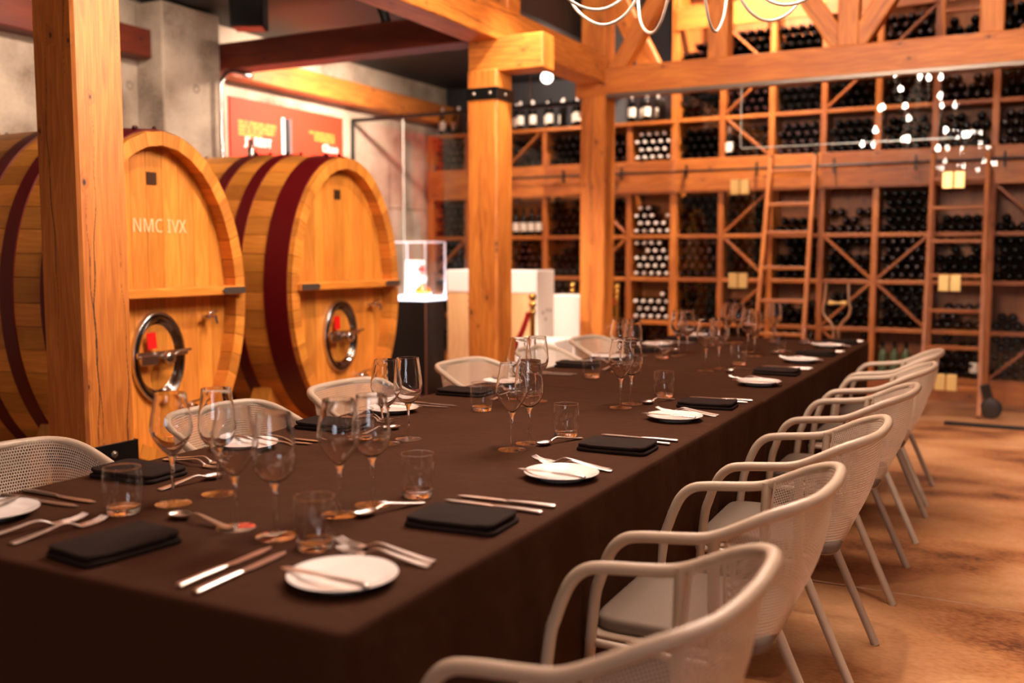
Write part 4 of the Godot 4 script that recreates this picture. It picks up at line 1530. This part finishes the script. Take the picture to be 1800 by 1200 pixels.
func make_wineglass(bowl: Array, h: float) -> Node3D:
	var o := Node3D.new()
	o.name = "wine_glass"
	var w := Mb.new()
	var pr := [Vector2(0.0, 0.1098)]
	for q in bowl: pr.append(q)
	var top: Vector2 = bowl[-1]
	pr.append(Vector2(top.x - 0.0005, top.y + 0.0005))
	for i in range(bowl.size() - 1, -1, -1):
		var q: Vector2 = bowl[i]
		pr.append(Vector2(maxf(q.x - 0.0011, 0.0), q.y + (0.0024 if i < 2 else (0.0012 if i < 4 else 0.0))))
	pr.append(Vector2(0.0, 0.1120))
	w.lathe(pr, 40)
	part("bowl", w, M.solid_glass, o)
	var s := Mb.new()
	s.lathe([Vector2(0.0045, 0.010), Vector2(0.0040, 0.03), Vector2(0.0036, 0.06), Vector2(0.0040, 0.088), Vector2(0.0062, 0.100), Vector2(0.011, 0.1085), Vector2(0.0095, 0.1105), Vector2(0.005, 0.110), Vector2(0.0, 0.1095)], 16)
	part("stem", s, M.solid_glass, o)
	var f := Mb.new()
	f.lathe([Vector2(0.040, 0.0008), Vector2(0.0404, 0.0012), Vector2(0.040, 0.0020), Vector2(0.026, 0.0036), Vector2(0.014, 0.0062), Vector2(0.008, 0.0088), Vector2(0.0045, 0.0135)], 32)
	f.lathe([Vector2(0.0, 0.0010), Vector2(0.040, 0.0008)], 32)
	part("foot", f, M.glass, o)
	return o


func make_fork(len: float) -> Node3D:
	var o := Node3D.new()
	o.name = "table_fork"
	var L := len
	var h := Mb.new()
	h.tube(smooth([Vector3(L, 0.003, 0), Vector3(L * 0.9, 0.004, 0), Vector3(L * 0.65, 0.011, 0), Vector3(L * 0.45, 0.017, 0), Vector3(L * 0.36, 0.011, 0), Vector3(L * 0.31, 0.005, 0)], 3), [0.0085, 0.0105, 0.0105, 0.0100, 0.0085, 0.0075, 0.0065, 0.0055, 0.0046, 0.004, 0.0036, 0.0034, 0.0034, 0.004, 0.0055, 0.008], 10, true, [0.0017], Vector3.BACK)
	part("handle", h, M.cutlery, o)
	var d := Mb.new()
	d.tube(smooth([Vector3(L * 0.315, 0.0055, 0), Vector3(L * 0.28, 0.003, 0), Vector3(L * 0.22, 0.003, 0)], 3), [0.006, 0.0095, 0.0118, 0.0125, 0.0125, 0.0125, 0.0125], 10, true, [0.0014], Vector3.BACK)
	part("head", d, M.cutlery, o)
	for i in 4:
		var t := Mb.new()
		var z := -0.0102 + 0.0068 * i
		t.tube([Vector3(L * 0.225, 0.003, z), Vector3(L * 0.12, 0.004, z), Vector3(L * 0.05, 0.007, z), Vector3(0, 0.012, z)], [0.0021, 0.0019, 0.0017, 0.001], 6, true, [0.0013], Vector3.BACK)
		part("tine", t, M.cutlery, o)
	return o


func make_knife(len: float, called: String) -> Node3D:
	var o := Node3D.new()
	o.name = called
	var L := len
	var h := Mb.new()
	h.tube([Vector3(L, 0.0045, 0), Vector3(L * 0.985, 0.0045, 0), Vector3(L * 0.75, 0.005, 0), Vector3(L * 0.56, 0.0045, 0), Vector3(L * 0.52, 0.0045, 0)], [0.006, 0.0085, 0.0078, 0.0062, 0.005], 10, true, [0.003, 0.0042, 0.004, 0.0032, 0.002], Vector3.BACK)
	part("handle", h, M.cutlery, o)
	var b := Mb.new()
	b.prism(PackedVector2Array([Vector2(0, 0.002), Vector2(L * 0.05, -0.007), Vector2(L * 0.2, -0.0105), Vector2(L * 0.45, -0.0095), Vector2(L * 0.53, -0.004), Vector2(L * 0.53, 0.005), Vector2(L * 0.1, 0.0075)]), Vector3(0, 0.0036, 0), Vector3.RIGHT, Vector3.BACK, Vector3.UP, 0.0015)
	part("blade", b, M.cutlery, o)
	return o


func make_spoon(len: float) -> Node3D:
	var o := Node3D.new()
	o.name = "dessert_spoon"
	var L := len
	var h := Mb.new()
	h.tube(smooth([Vector3(L, 0.003, 0), Vector3(L * 0.9, 0.0045, 0), Vector3(L * 0.65, 0.012, 0), Vector3(L * 0.45, 0.018, 0), Vector3(L * 0.35, 0.014, 0), Vector3(L * 0.30, 0.010, 0)], 3), [0.0085, 0.0105, 0.0105, 0.0100, 0.0085, 0.0075, 0.0065, 0.0055, 0.0046, 0.004, 0.0036, 0.0034, 0.0034, 0.0036, 0.004, 0.0045], 10, true, [0.0017], Vector3.BACK)
	part("handle", h, M.cutlery, o)
	var b := Mb.new()
	var c := Vector3(L * 0.155, 0.011, 0)
	for sgn in [1.0, -1.0]:   # outside and inside of the bowl
		var rows := []
		for i in 7:
			var a := PI / 2 * i / 6.0
			var row := []
			for k in 28:
				var q := TAU * k / 28.0
				var tip := 1.0 + 0.12 * cos(q)
				row.append(c + Vector3(-cos(q) * L * 0.155 * cos(a), -(0.0105 if sgn > 0 else 0.009) * sin(a) + (0.0 if sgn > 0 else 0.0004), sin(q) * 0.0205 * cos(a) * tip))
			rows.append(row)
		b.grid(rows, true, sgn > 0)
	part("bowl", b, M.cutlery, o)
	return o


func make_napkin() -> Node3D:
	var o := Node3D.new()
	o.name = "napkin"
	var nz := noise(3, 4.0, 2)
	for lay in 2:
		var rows := []
		var w := 0.105 - 0.004 * lay
		var d := 0.073 - 0.003 * lay
		var y0 := 0.0115 * lay
		for st in [[0.97, 0.0], [1.0, 0.002], [1.006, 0.0052], [1.0, 0.0085], [0.97, 0.0102], [0.6, 0.0112], [0.0, 0.0112]]:
			var row := []
			for i in 56:
				var a := TAU * i / 56.0
				var c := cos(a)
				var s := sin(a)
				var p := Vector3(w * st[0] * signf(c) * pow(absf(c), 0.22), y0 + st[1], -d * st[0] * signf(s) * pow(absf(s), 0.22))
				var lift := 0.004 * smoothstep(0.05, 0.11, p.x) * lay
				p.y += lift + nz.get_noise_2d(p.x * 9.0, p.z * 9.0) * 0.0016 * (1.0 if lay or st[1] > 0.003 else 0.0)
				row.append(p)
			rows.append(row)
		var m := Mb.new()
		m.grid(rows, true)
		part("fold", m, M.napkin, o)
	return o


func make_plate() -> Node3D:
	var o := Node3D.new()
	o.name = "bread_plate"
	var m := Mb.new()
	m.lathe([Vector2(0.0, 0.003), Vector2(0.05, 0.003), Vector2(0.052, 0.0), Vector2(0.058, 0.0), Vector2(0.060, 0.004), Vector2(0.078, 0.009), Vector2(0.093, 0.0155), Vector2(0.0952, 0.0172), Vector2(0.094, 0.0186), Vector2(0.080, 0.0132), Vector2(0.066, 0.0088), Vector2(0.058, 0.0072), Vector2(0.0, 0.0068)], 48)
	part("plate_body", m, M.china, o)
	return o


func build_settings() -> void:
	var T := 0.7405
	var big: Array = [Vector2(0.005, 0.1098), Vector2(0.0115, 0.1145), Vector2(0.0225, 0.126), Vector2(0.0335, 0.141), Vector2(0.0425, 0.157), Vector2(0.0466, 0.171), Vector2(0.0455, 0.187), Vector2(0.0415, 0.210), Vector2(0.0370, 0.232), Vector2(0.0340, 0.252)]
	var small: Array = [Vector2(0.005, 0.1098), Vector2(0.014, 0.1125), Vector2(0.027, 0.121), Vector2(0.0375, 0.135), Vector2(0.0425, 0.152), Vector2(0.0432, 0.168), Vector2(0.0415, 0.19), Vector2(0.0385, 0.213), Vector2(0.0355, 0.234), Vector2(0.034, 0.250)]
	var K := {
		"plate": make_plate(), "napkin": make_napkin(), "fork": make_fork(0.235), "fork2": make_fork(0.205), "knife": make_knife(0.245, "table_knife"), "bknife": make_knife(0.19, "butter_knife"),
		"spoon": make_spoon(0.185), "tumbler": make_tumbler(), "g1": make_wineglass(big, 0.252), "g2": make_wineglass(small, 0.250)}
	var used := {}
	# every entry: kind, x, z, turn, lift
	var lay := func(kind: String, x: float, z: float, turn: float, y: float, label: String, cat: String, group: String) -> void:
		var src: Node3D = K[kind]
		var base := String(src.name)
		var o: Node3D = src.duplicate()
		o.name = numbered(base)
		add_child(o)
		o.position = Vector3(x, T + y, z)
		o.rotation.y = turn
		tag(o, label, cat, group)
	var R := [[-1.317, -1.48, -1.73, -1.885], [-2.209, -2.355, -2.615, -2.76], [-3.179, -3.335, -3.52, -3.665], [-4.223, -4.37, -4.665, -4.885], [-5.227, -5.37, -5.645, -5.84], [-6.148, -6.27, -6.46, -6.60]]
	var Rp := [-1.014, -1.012, -1.034, -1.0, -1.02, -1.04]
	var Rg := [[-1.289, -1.668, -1.275, -1.768, -1.228, -1.88], [-1.286, -2.465, -1.284, -2.571, -1.236, -2.731], [-1.292, -3.338, -1.290, -3.440, -1.241, -3.674], [-1.347, -4.603, -1.317, -4.725, -1.269, -4.919], [-1.306, -5.405, -1.395, -5.609, -1.238, -5.691], [-1.42, -6.37, -1.434, -6.481, -1.221, -6.358]]
	var L := [[-2.136, -1.905, -1.735, -1.475], [-2.878, -2.70, -2.52, -2.285], [-3.733, -3.565, -3.38, -3.07], [-4.913, -4.73, -4.50, -4.165], [-5.73, -5.58, -5.40, -5.13], [-6.52, -6.39, -6.22, -6.03]]
	var Lg := [[-1.679, -1.569, -1.655, -1.685, -1.715, -1.461], [-1.659, -2.376, -1.642, -2.466, -1.745, -2.364], [-1.652, -3.225, -1.636, -3.345, -1.711, -3.045], [-1.70, -4.37, -1.662, -4.455, -1.731, -4.105], [-1.68, -5.21, -1.657, -5.295, -1.722, -5.053], [-1.65, -6.134, -1.609, -6.21, -1.70, -5.93]]
	for i in 6:
		var w: String = "at the %s place on the aisle side" % ORD[i]
		var j := rng.randf_range(-0.03, 0.03)
		lay.call("plate", Rp[i], R[i][0], 0.0, 0.0, "white china bread plate " + w, "plate", "bread plates")
		lay.call("bknife", Rp[i] - 0.105, R[i][0] + 0.035, -0.05 + j, 0.0165, "butter knife lying across the bread plate " + w, "knife", "butter knives")
		lay.call("fork", -1.165 + j * 0.3, R[i][1] - 0.02, -0.10 + j, 0.0, "long dinner fork nearest the napkin " + w, "fork", "dinner forks")
		lay.call("fork2", -1.13, R[i][1] + 0.022, -0.02 - j, 0.0, "short salad fork nearest the bread plate " + w, "fork", "salad forks")
		lay.call("napkin", -1.02, R[i][2], 0.06 + j, 0.0, "folded black napkin " + w, "napkin", "black napkins")
		lay.call("knife", -1.15, R[i][3] + 0.012, j, 0.0, "steel table knife nearest the napkin " + w, "knife", "table knives")
		lay.call("knife", -1.145, R[i][3] - 0.035, 0.05 + j, 0.0, "steel table knife farthest from the napkin " + w, "knife", "table knives")
		lay.call("spoon", -1.245, R[i][2] + 0.07, 1.23 + j, 0.0, "dessert spoon lying in front of the tumbler " + w, "spoon", "dessert spoons")
		lay.call("tumbler", Rg[i][4], Rg[i][5], j * 9.0, 0.0, "clear water tumbler with heavy base " + w, "tumbler", "water tumblers")
		lay.call("g1", Rg[i][0], Rg[i][1], 0.0, 0.0, "stemmed wine glass with tapering bowl, front one " + w, "wine glass", "wine glasses")
		lay.call("g2", Rg[i][2], Rg[i][3], 0.0, 0.0, "stemmed wine glass with rounder bowl, rear one " + w, "wine glass", "wine glasses")
	for i in 6:
		var w: String = "at the %s place on the cask side" % ORD[i]
		var j := rng.randf_range(-0.03, 0.03)
		lay.call("plate", -1.985, L[i][0], 0.0, 0.0, "white china bread plate " + w, "plate", "bread plates")
		lay.call("bknife", -1.88, L[i][0] - 0.035, PI - 0.05 + j, 0.0165, "butter knife lying across the bread plate " + w, "knife", "butter knives")
		lay.call("fork", -1.83, L[i][1] + 0.02, PI - 0.06 + j, 0.0, "long dinner fork nearest the napkin " + w, "fork", "dinner forks")
		lay.call("fork2", -1.855, L[i][1] - 0.022, PI + j, 0.0, "short salad fork nearest the bread plate " + w, "fork", "salad forks")
		lay.call("napkin", -1.975, L[i][2], PI + 0.06 + j, 0.0, "folded black napkin " + w, "napkin", "black napkins")
		lay.call("knife", -1.835, L[i][3] - 0.012, PI + j, 0.0, "steel table knife nearest the napkin " + w, "knife", "table knives")
		lay.call("knife", -1.84, L[i][3] + 0.03, PI + 0.05 + j, 0.0, "steel table knife farthest from the napkin " + w, "knife", "table knives")
		lay.call("spoon", -1.775, L[i][2] - 0.09, PI + 1.42 + j, 0.0, "dessert spoon lying in front of the tumbler " + w, "spoon", "dessert spoons")
		lay.call("tumbler", Lg[i][4], Lg[i][5], j * 9.0, 0.0, "clear water tumbler with heavy base " + w, "tumbler", "water tumblers")
		lay.call("g1", Lg[i][0], Lg[i][1], 0.0, 0.0, "stemmed wine glass with tapering bowl, front one " + w, "wine glass", "wine glasses")
		lay.call("g2", Lg[i][2], Lg[i][3], 0.0, 0.0, "stemmed wine glass with rounder bowl, rear one " + w, "wine glass", "wine glasses")
	var h := "at the head of the table"
	lay.call("plate", -1.942, -1.31, 0.0, 0.0, "white china bread plate " + h, "plate", "bread plates")
	lay.call("bknife", -1.98, -1.41, -PI / 2 + 0.1, 0.0165, "butter knife lying across the bread plate " + h, "knife", "butter knives")
	lay.call("fork", -1.752, -1.395, -PI / 2 - 0.2, 0.0, "long dinner fork nearest the bread plate " + h, "fork", "dinner forks")
	lay.call("fork2", -1.70, -1.40, -PI / 2 - 0.09, 0.0, "short salad fork nearest the napkin " + h, "fork", "salad forks")
	lay.call("napkin", -1.515, -1.27, PI / 2 - 0.12, 0.0, "folded black napkin " + h, "napkin", "black napkins")
	lay.call("knife", -1.252, -1.41, -PI / 2 + 0.04, 0.0, "steel table knife nearest the napkin " + h, "knife", "table knives")
	lay.call("knife", -1.208, -1.40, -PI / 2 + 0.06, 0.0, "steel table knife farthest from the napkin " + h, "knife", "table knives")
	lay.call("spoon", -1.60, -1.49, -0.1, 0.0, "dessert spoon lying in front of the wine glasses " + h, "spoon", "dessert spoons")
	lay.call("tumbler", -1.181, -1.45, 0.0, 0.0, "clear water tumbler with heavy base " + h, "tumbler", "water tumblers")
	lay.call("g1", -1.416, -1.487, 0.0, 0.0, "stemmed wine glass with a tapering bowl, left one " + h, "wine glass", "wine glasses")
	lay.call("g2", -1.299, -1.474, 0.0, 0.0, "stemmed wine glass with a rounder bowl, right one " + h, "wine glass", "wine glasses")
	for k in K: K[k].free()


# ---------- lamps ----------
func build_chandeliers() -> void:
	for q in [[Vector3(-1.2, 0, -3.8), "pale many-armed candle chandelier hanging over the middle of the table"], [Vector3(-1.2, 0.55, 7.0), "pale many-armed candle chandelier hanging over the room behind the camera"]]:
		var t := thing("chandelier", q[1], "chandelier", q[0], 0.2, "candle chandeliers")
		var st := Mb.new()
		st.tube([Vector3(0, 5.24 - q[0].y, 0), Vector3(0, 2.55, 0)], [0.012], 10)
		st.lathe([Vector2(0.0, 2.42), Vector2(0.03, 2.44), Vector2(0.05, 2.49), Vector2(0.03, 2.56), Vector2(0.014, 2.6)], 16)
		for y in [2.85, 3.15]: st.lathe([Vector2(0.012, y - 0.05), Vector2(0.035, y - 0.02), Vector2(0.035, y + 0.02), Vector2(0.012, y + 0.05)], 14)
		part("stem", st, M.arm, t)
		var tiers := [[9, 0.58, 2.25, 2.62, 0.0], [7, 0.42, 2.62, 2.98, 0.25], [5, 0.26, 2.98, 3.30, 0.1]]
		for tr in tiers:
			for i in tr[0]:
				var a: float = TAU * i / tr[0] + tr[4]
				var e := Vector3(cos(a), 0, sin(a))
				var yt: float = tr[3] + 0.07 * sin(i * 2.4)
				var m := Mb.new()
				m.tube(smooth([e * 0.02 + Vector3(0, tr[2] + 0.28, 0), e * (tr[1] * 0.25) + Vector3(0, tr[2] + 0.20, 0), e * (tr[1] * 0.48) + Vector3(0, tr[2] + 0.03, 0), e * (tr[1] * 0.7) + Vector3(0, tr[2], 0), e * (tr[1] * 0.92) + Vector3(0, tr[2] + 0.09, 0), e * tr[1] + Vector3(0, yt - 0.11, 0)], 5), [0.0065], 8)
				var arm := part("arm", m, M.arm, t)
				var c := Mb.new()
				c.lathe([Vector2(0.0, -0.115), Vector2(0.022, -0.112), Vector2(0.026, -0.10), Vector2(0.012, -0.098), Vector2(0.0115, 0.0), Vector2(0.0, 0.002)], 12, Transform3D(Basis.IDENTITY, e * tr[1] + Vector3(0, yt, 0)))
				part("candle", c, M.candle, arm)
				var b := Mb.new()
				b.lathe([Vector2(0.008, 0.0), Vector2(0.021, 0.016), Vector2(0.024, 0.032), Vector2(0.018, 0.055), Vector2(0.006, 0.074), Vector2(0.0, 0.077)], 12, Transform3D(Basis.IDENTITY, e * tr[1] + Vector3(0, yt, 0)))
				part("bulb", b, M.bulb if q[0].z < 0.0 else M.bulb_dim, arm)
				var l := OmniLight3D.new()
				l.name = "candle_light"
				arm.add_child(l, true)
				l.position = e * tr[1] + Vector3(0, yt + 0.028, 0)
				l.light_energy = 0.42 if q[0].z < 0.0 else 0.06
				l.light_color = Color(1.0, 0.9, 0.83)
				l.light_size = 0.015
				l.omni_range = 25.0
				l.omni_attenuation = 2.0
				l.shadow_enabled = true


func build_small() -> void:
	# red wall panel with a bottle and lines of print
	var W := 630
	var Hh := 580
	var im := Image.create_empty(W, Hh, false, Image.FORMAT_RGB8)
	im.fill(Color(0.92, 0.20, 0.075))
	var r := RandomNumberGenerator.new()
	r.seed = 4
	var line := func(x0: int, x1: int, y: int, h: int, c: Color) -> void:
		var x := x0
		while x < x1:
			var w: int = mini(r.randi_range(14, 40), x1 - x)
			var xx := x
			while xx < x + w:
				im.fill_rect(Rect2i(xx, y, 5, h), c)
				im.fill_rect(Rect2i(xx + 1, y + 2, 2, h - 5), Color(0.93, 0.26, 0.1))
				xx += 7
			x += w + 8
	var ye := Color(0.95, 0.70, 0.28)
	for i in 4: line.call(40, [232, 226, 222, 160][i], 74 + 14 * i, 10, ye)
	for i in 3: line.call([420, 450, 452][i], 575, 70 + 13 * i, 9, ye)
	for y in range(40, Hh):   # printed bottle neck and shoulder
		var half := 27 if y < 330 else mini(27 + (y - 330), 95)
		for x in range(-half, half):
			var u := float(x) / half
			im.set_pixel(292 + x, y, Color(0.93, 0.91, 0.9).lerp(Color(0.13, 0.11, 0.12), smoothstep(-0.55, -0.25, u)).lerp(Color(0.52, 0.5, 0.5), smoothstep(0.3, 0.9, u) * 0.8))
	var pm := Mb.new()
	pm.box(Vector3(0.0, 0, 0), Vector3(0.014, 1.45, 1.575), 0.002)
	var p := thing("wall_panel", "red printed wall panel with a bottle picture and yellow lines of print", "wall panel", Vector3(-6.071, 1.925, -7.2025))
	part("board", pm, mat(Color(0.92, 0.20, 0.075), 0.7), p)
	var pf := Mb.new()
	pf.poly([Vector3(0.0085, -0.72, 0.784), Vector3(0.0085, -0.72, -0.784), Vector3(0.0085, 0.72, -0.784), Vector3(0.0085, 0.72, 0.784)], [Vector2(0, 1), Vector2(1, 1), Vector2(1, 0), Vector2(0, 0)])
	part("print", pf, textured(im, Color.WHITE, 0.7), p)
	for q in [["JL REST", -0.105, 0.365, 0.44], ["Chae", -0.095, 0.40, -0.575]]:
		var tm: ArrayMesh = text(q[0], 0.075, 0.002, true)
		tm.surface_set_material(0, M.lettering)
		var o := put("lettering", tm, p)
		o.position = Vector3(0.0095, q[2], q[3])
		o.rotation.y = PI / 2
	# bent pipe on the pilaster
	var pi := Mb.new()
	pi.tube(smooth([Vector3(-5.755, 0.9, -6.0), Vector3(-5.755, 1.9, -6.0), Vector3(-5.755, 2.58, -6.0), Vector3(-5.755, 2.70, -6.02), Vector3(-5.755, 2.765, -6.09), Vector3(-5.755, 2.775, -6.2), Vector3(-5.755, 2.775, -6.27)], 5), [0.02], 12)
	var pt := thing("bent_pipe", "pale bent steel pipe running up the concrete pilaster", "pipe", Vector3.ZERO)
	part("tube", pi, M.steel, pt)
	var pe := Mb.new()
	pe.lathe([Vector2(0.02, 0.0), Vector2(0.032, 0.005), Vector2(0.032, 0.03), Vector2(0.018, 0.04), Vector2(0.03, 0.05), Vector2(0.03, 0.08), Vector2(0.0, 0.085)], 14, Transform3D(Basis(Vector3.RIGHT, -PI / 2), Vector3(-5.755, 2.775, -6.26)))
	part("end_fitting", pe, M.steel, pt)
	# loudspeaker under the low ceiling
	var sp := thing("loudspeaker", "black box loudspeaker hung under the dark ceiling by the pilaster", "loudspeaker", Vector3(-5.08, 2.93, -5.60), 0.5)
	var sb := Mb.new()
	sb.box(Vector3(0, 0.15, 0), Vector3(0.24, 0.29, 0.2), 0.012)
	part("cabinet", sb, M.black_metal, sp)
	var sg := Mb.new()
	sg.box(Vector3(0, 0.15, 0.103), Vector3(0.21, 0.26, 0.008), 0.004)
	part("grille", sg, mat(Color(0.02, 0.02, 0.02), 0.9), sp)
	# globe lamp under the low ceiling by the rack
	var gl := thing("globe_lamp", "glowing white globe lamp under the dark ceiling above the low rack", "lamp", Vector3(-4.445, 3.12, -9.3))
	var gm := Mb.new()
	gm.ball(Vector3(0, 0, 0), Vector3(0.062, 0.062, 0.062), 16, 10)
	part("globe", gm, glow(Color(1.0, 0.95, 0.9), 5.0), gl)
	var gs := Mb.new()
	gs.lathe([Vector2(0.03, 0.05), Vector2(0.035, 0.09), Vector2(0.05, 0.1), Vector2(0.05, 0.2), Vector2(0.0, 0.2)], 14)
	part("holder", gs, M.black_metal, gl)
	var ol := OmniLight3D.new()
	ol.name = "globe_light"
	gl.add_child(ol, true)
	ol.light_energy = 0.5
	ol.light_size = 0.06
	ol.light_color = Color(1.0, 0.92, 0.84)
	ol.omni_range = 15.0
	ol.omni_attenuation = 2.0
	ol.shadow_enabled = true
	# unseen globe lamps over the aisle, placed to put glints on the glassware
	var gi := 0
	for gx in [1.5, 3.1]:
		for gz in [-1.6, 1.2, 4.0]:
			var gp := thing("globe_lamp", "unseen frosted globe lamp over the aisle, %s row, number %d from the glass wall" % ["left" if gx < 2.0 else "right", gi % 3 + 1], "lamp", Vector3(gx, 4.55, gz), 0, "unseen globe lamps over the aisle")
			gi += 1
			var g2 := Mb.new()
			g2.ball(Vector3.ZERO, Vector3(0.15, 0.15, 0.15), 20, 12)
			part("globe", g2, M.globe, gp)
			var g3 := Mb.new()
			g3.tube([Vector3(0, 0.14, 0), Vector3(0, 0.7, 0)], [0.008], 6)
			part("stem", g3, M.black_metal, gp)
			var g4 := OmniLight3D.new()
			g4.name = "globe_light"
			gp.add_child(g4, true)
			g4.light_energy = 0.05
			g4.light_size = 0.14
			g4.light_color = Color(1.0, 0.92, 0.84)
			g4.omni_range = 15.0
			g4.omni_attenuation = 2.0
			g4.shadow_enabled = true
	# hanging rods of the glass screen rail
	var rd := Mb.new()
	rd.tube([Vector3(-4.06, 2.66, -8.15), Vector3(-4.06, 3.22, -8.15)], [0.006], 6)
	tag(part("hanging_rod", rd, M.zinc, self), "thin steel rod hanging from the ceiling to the screen rail", "rod")
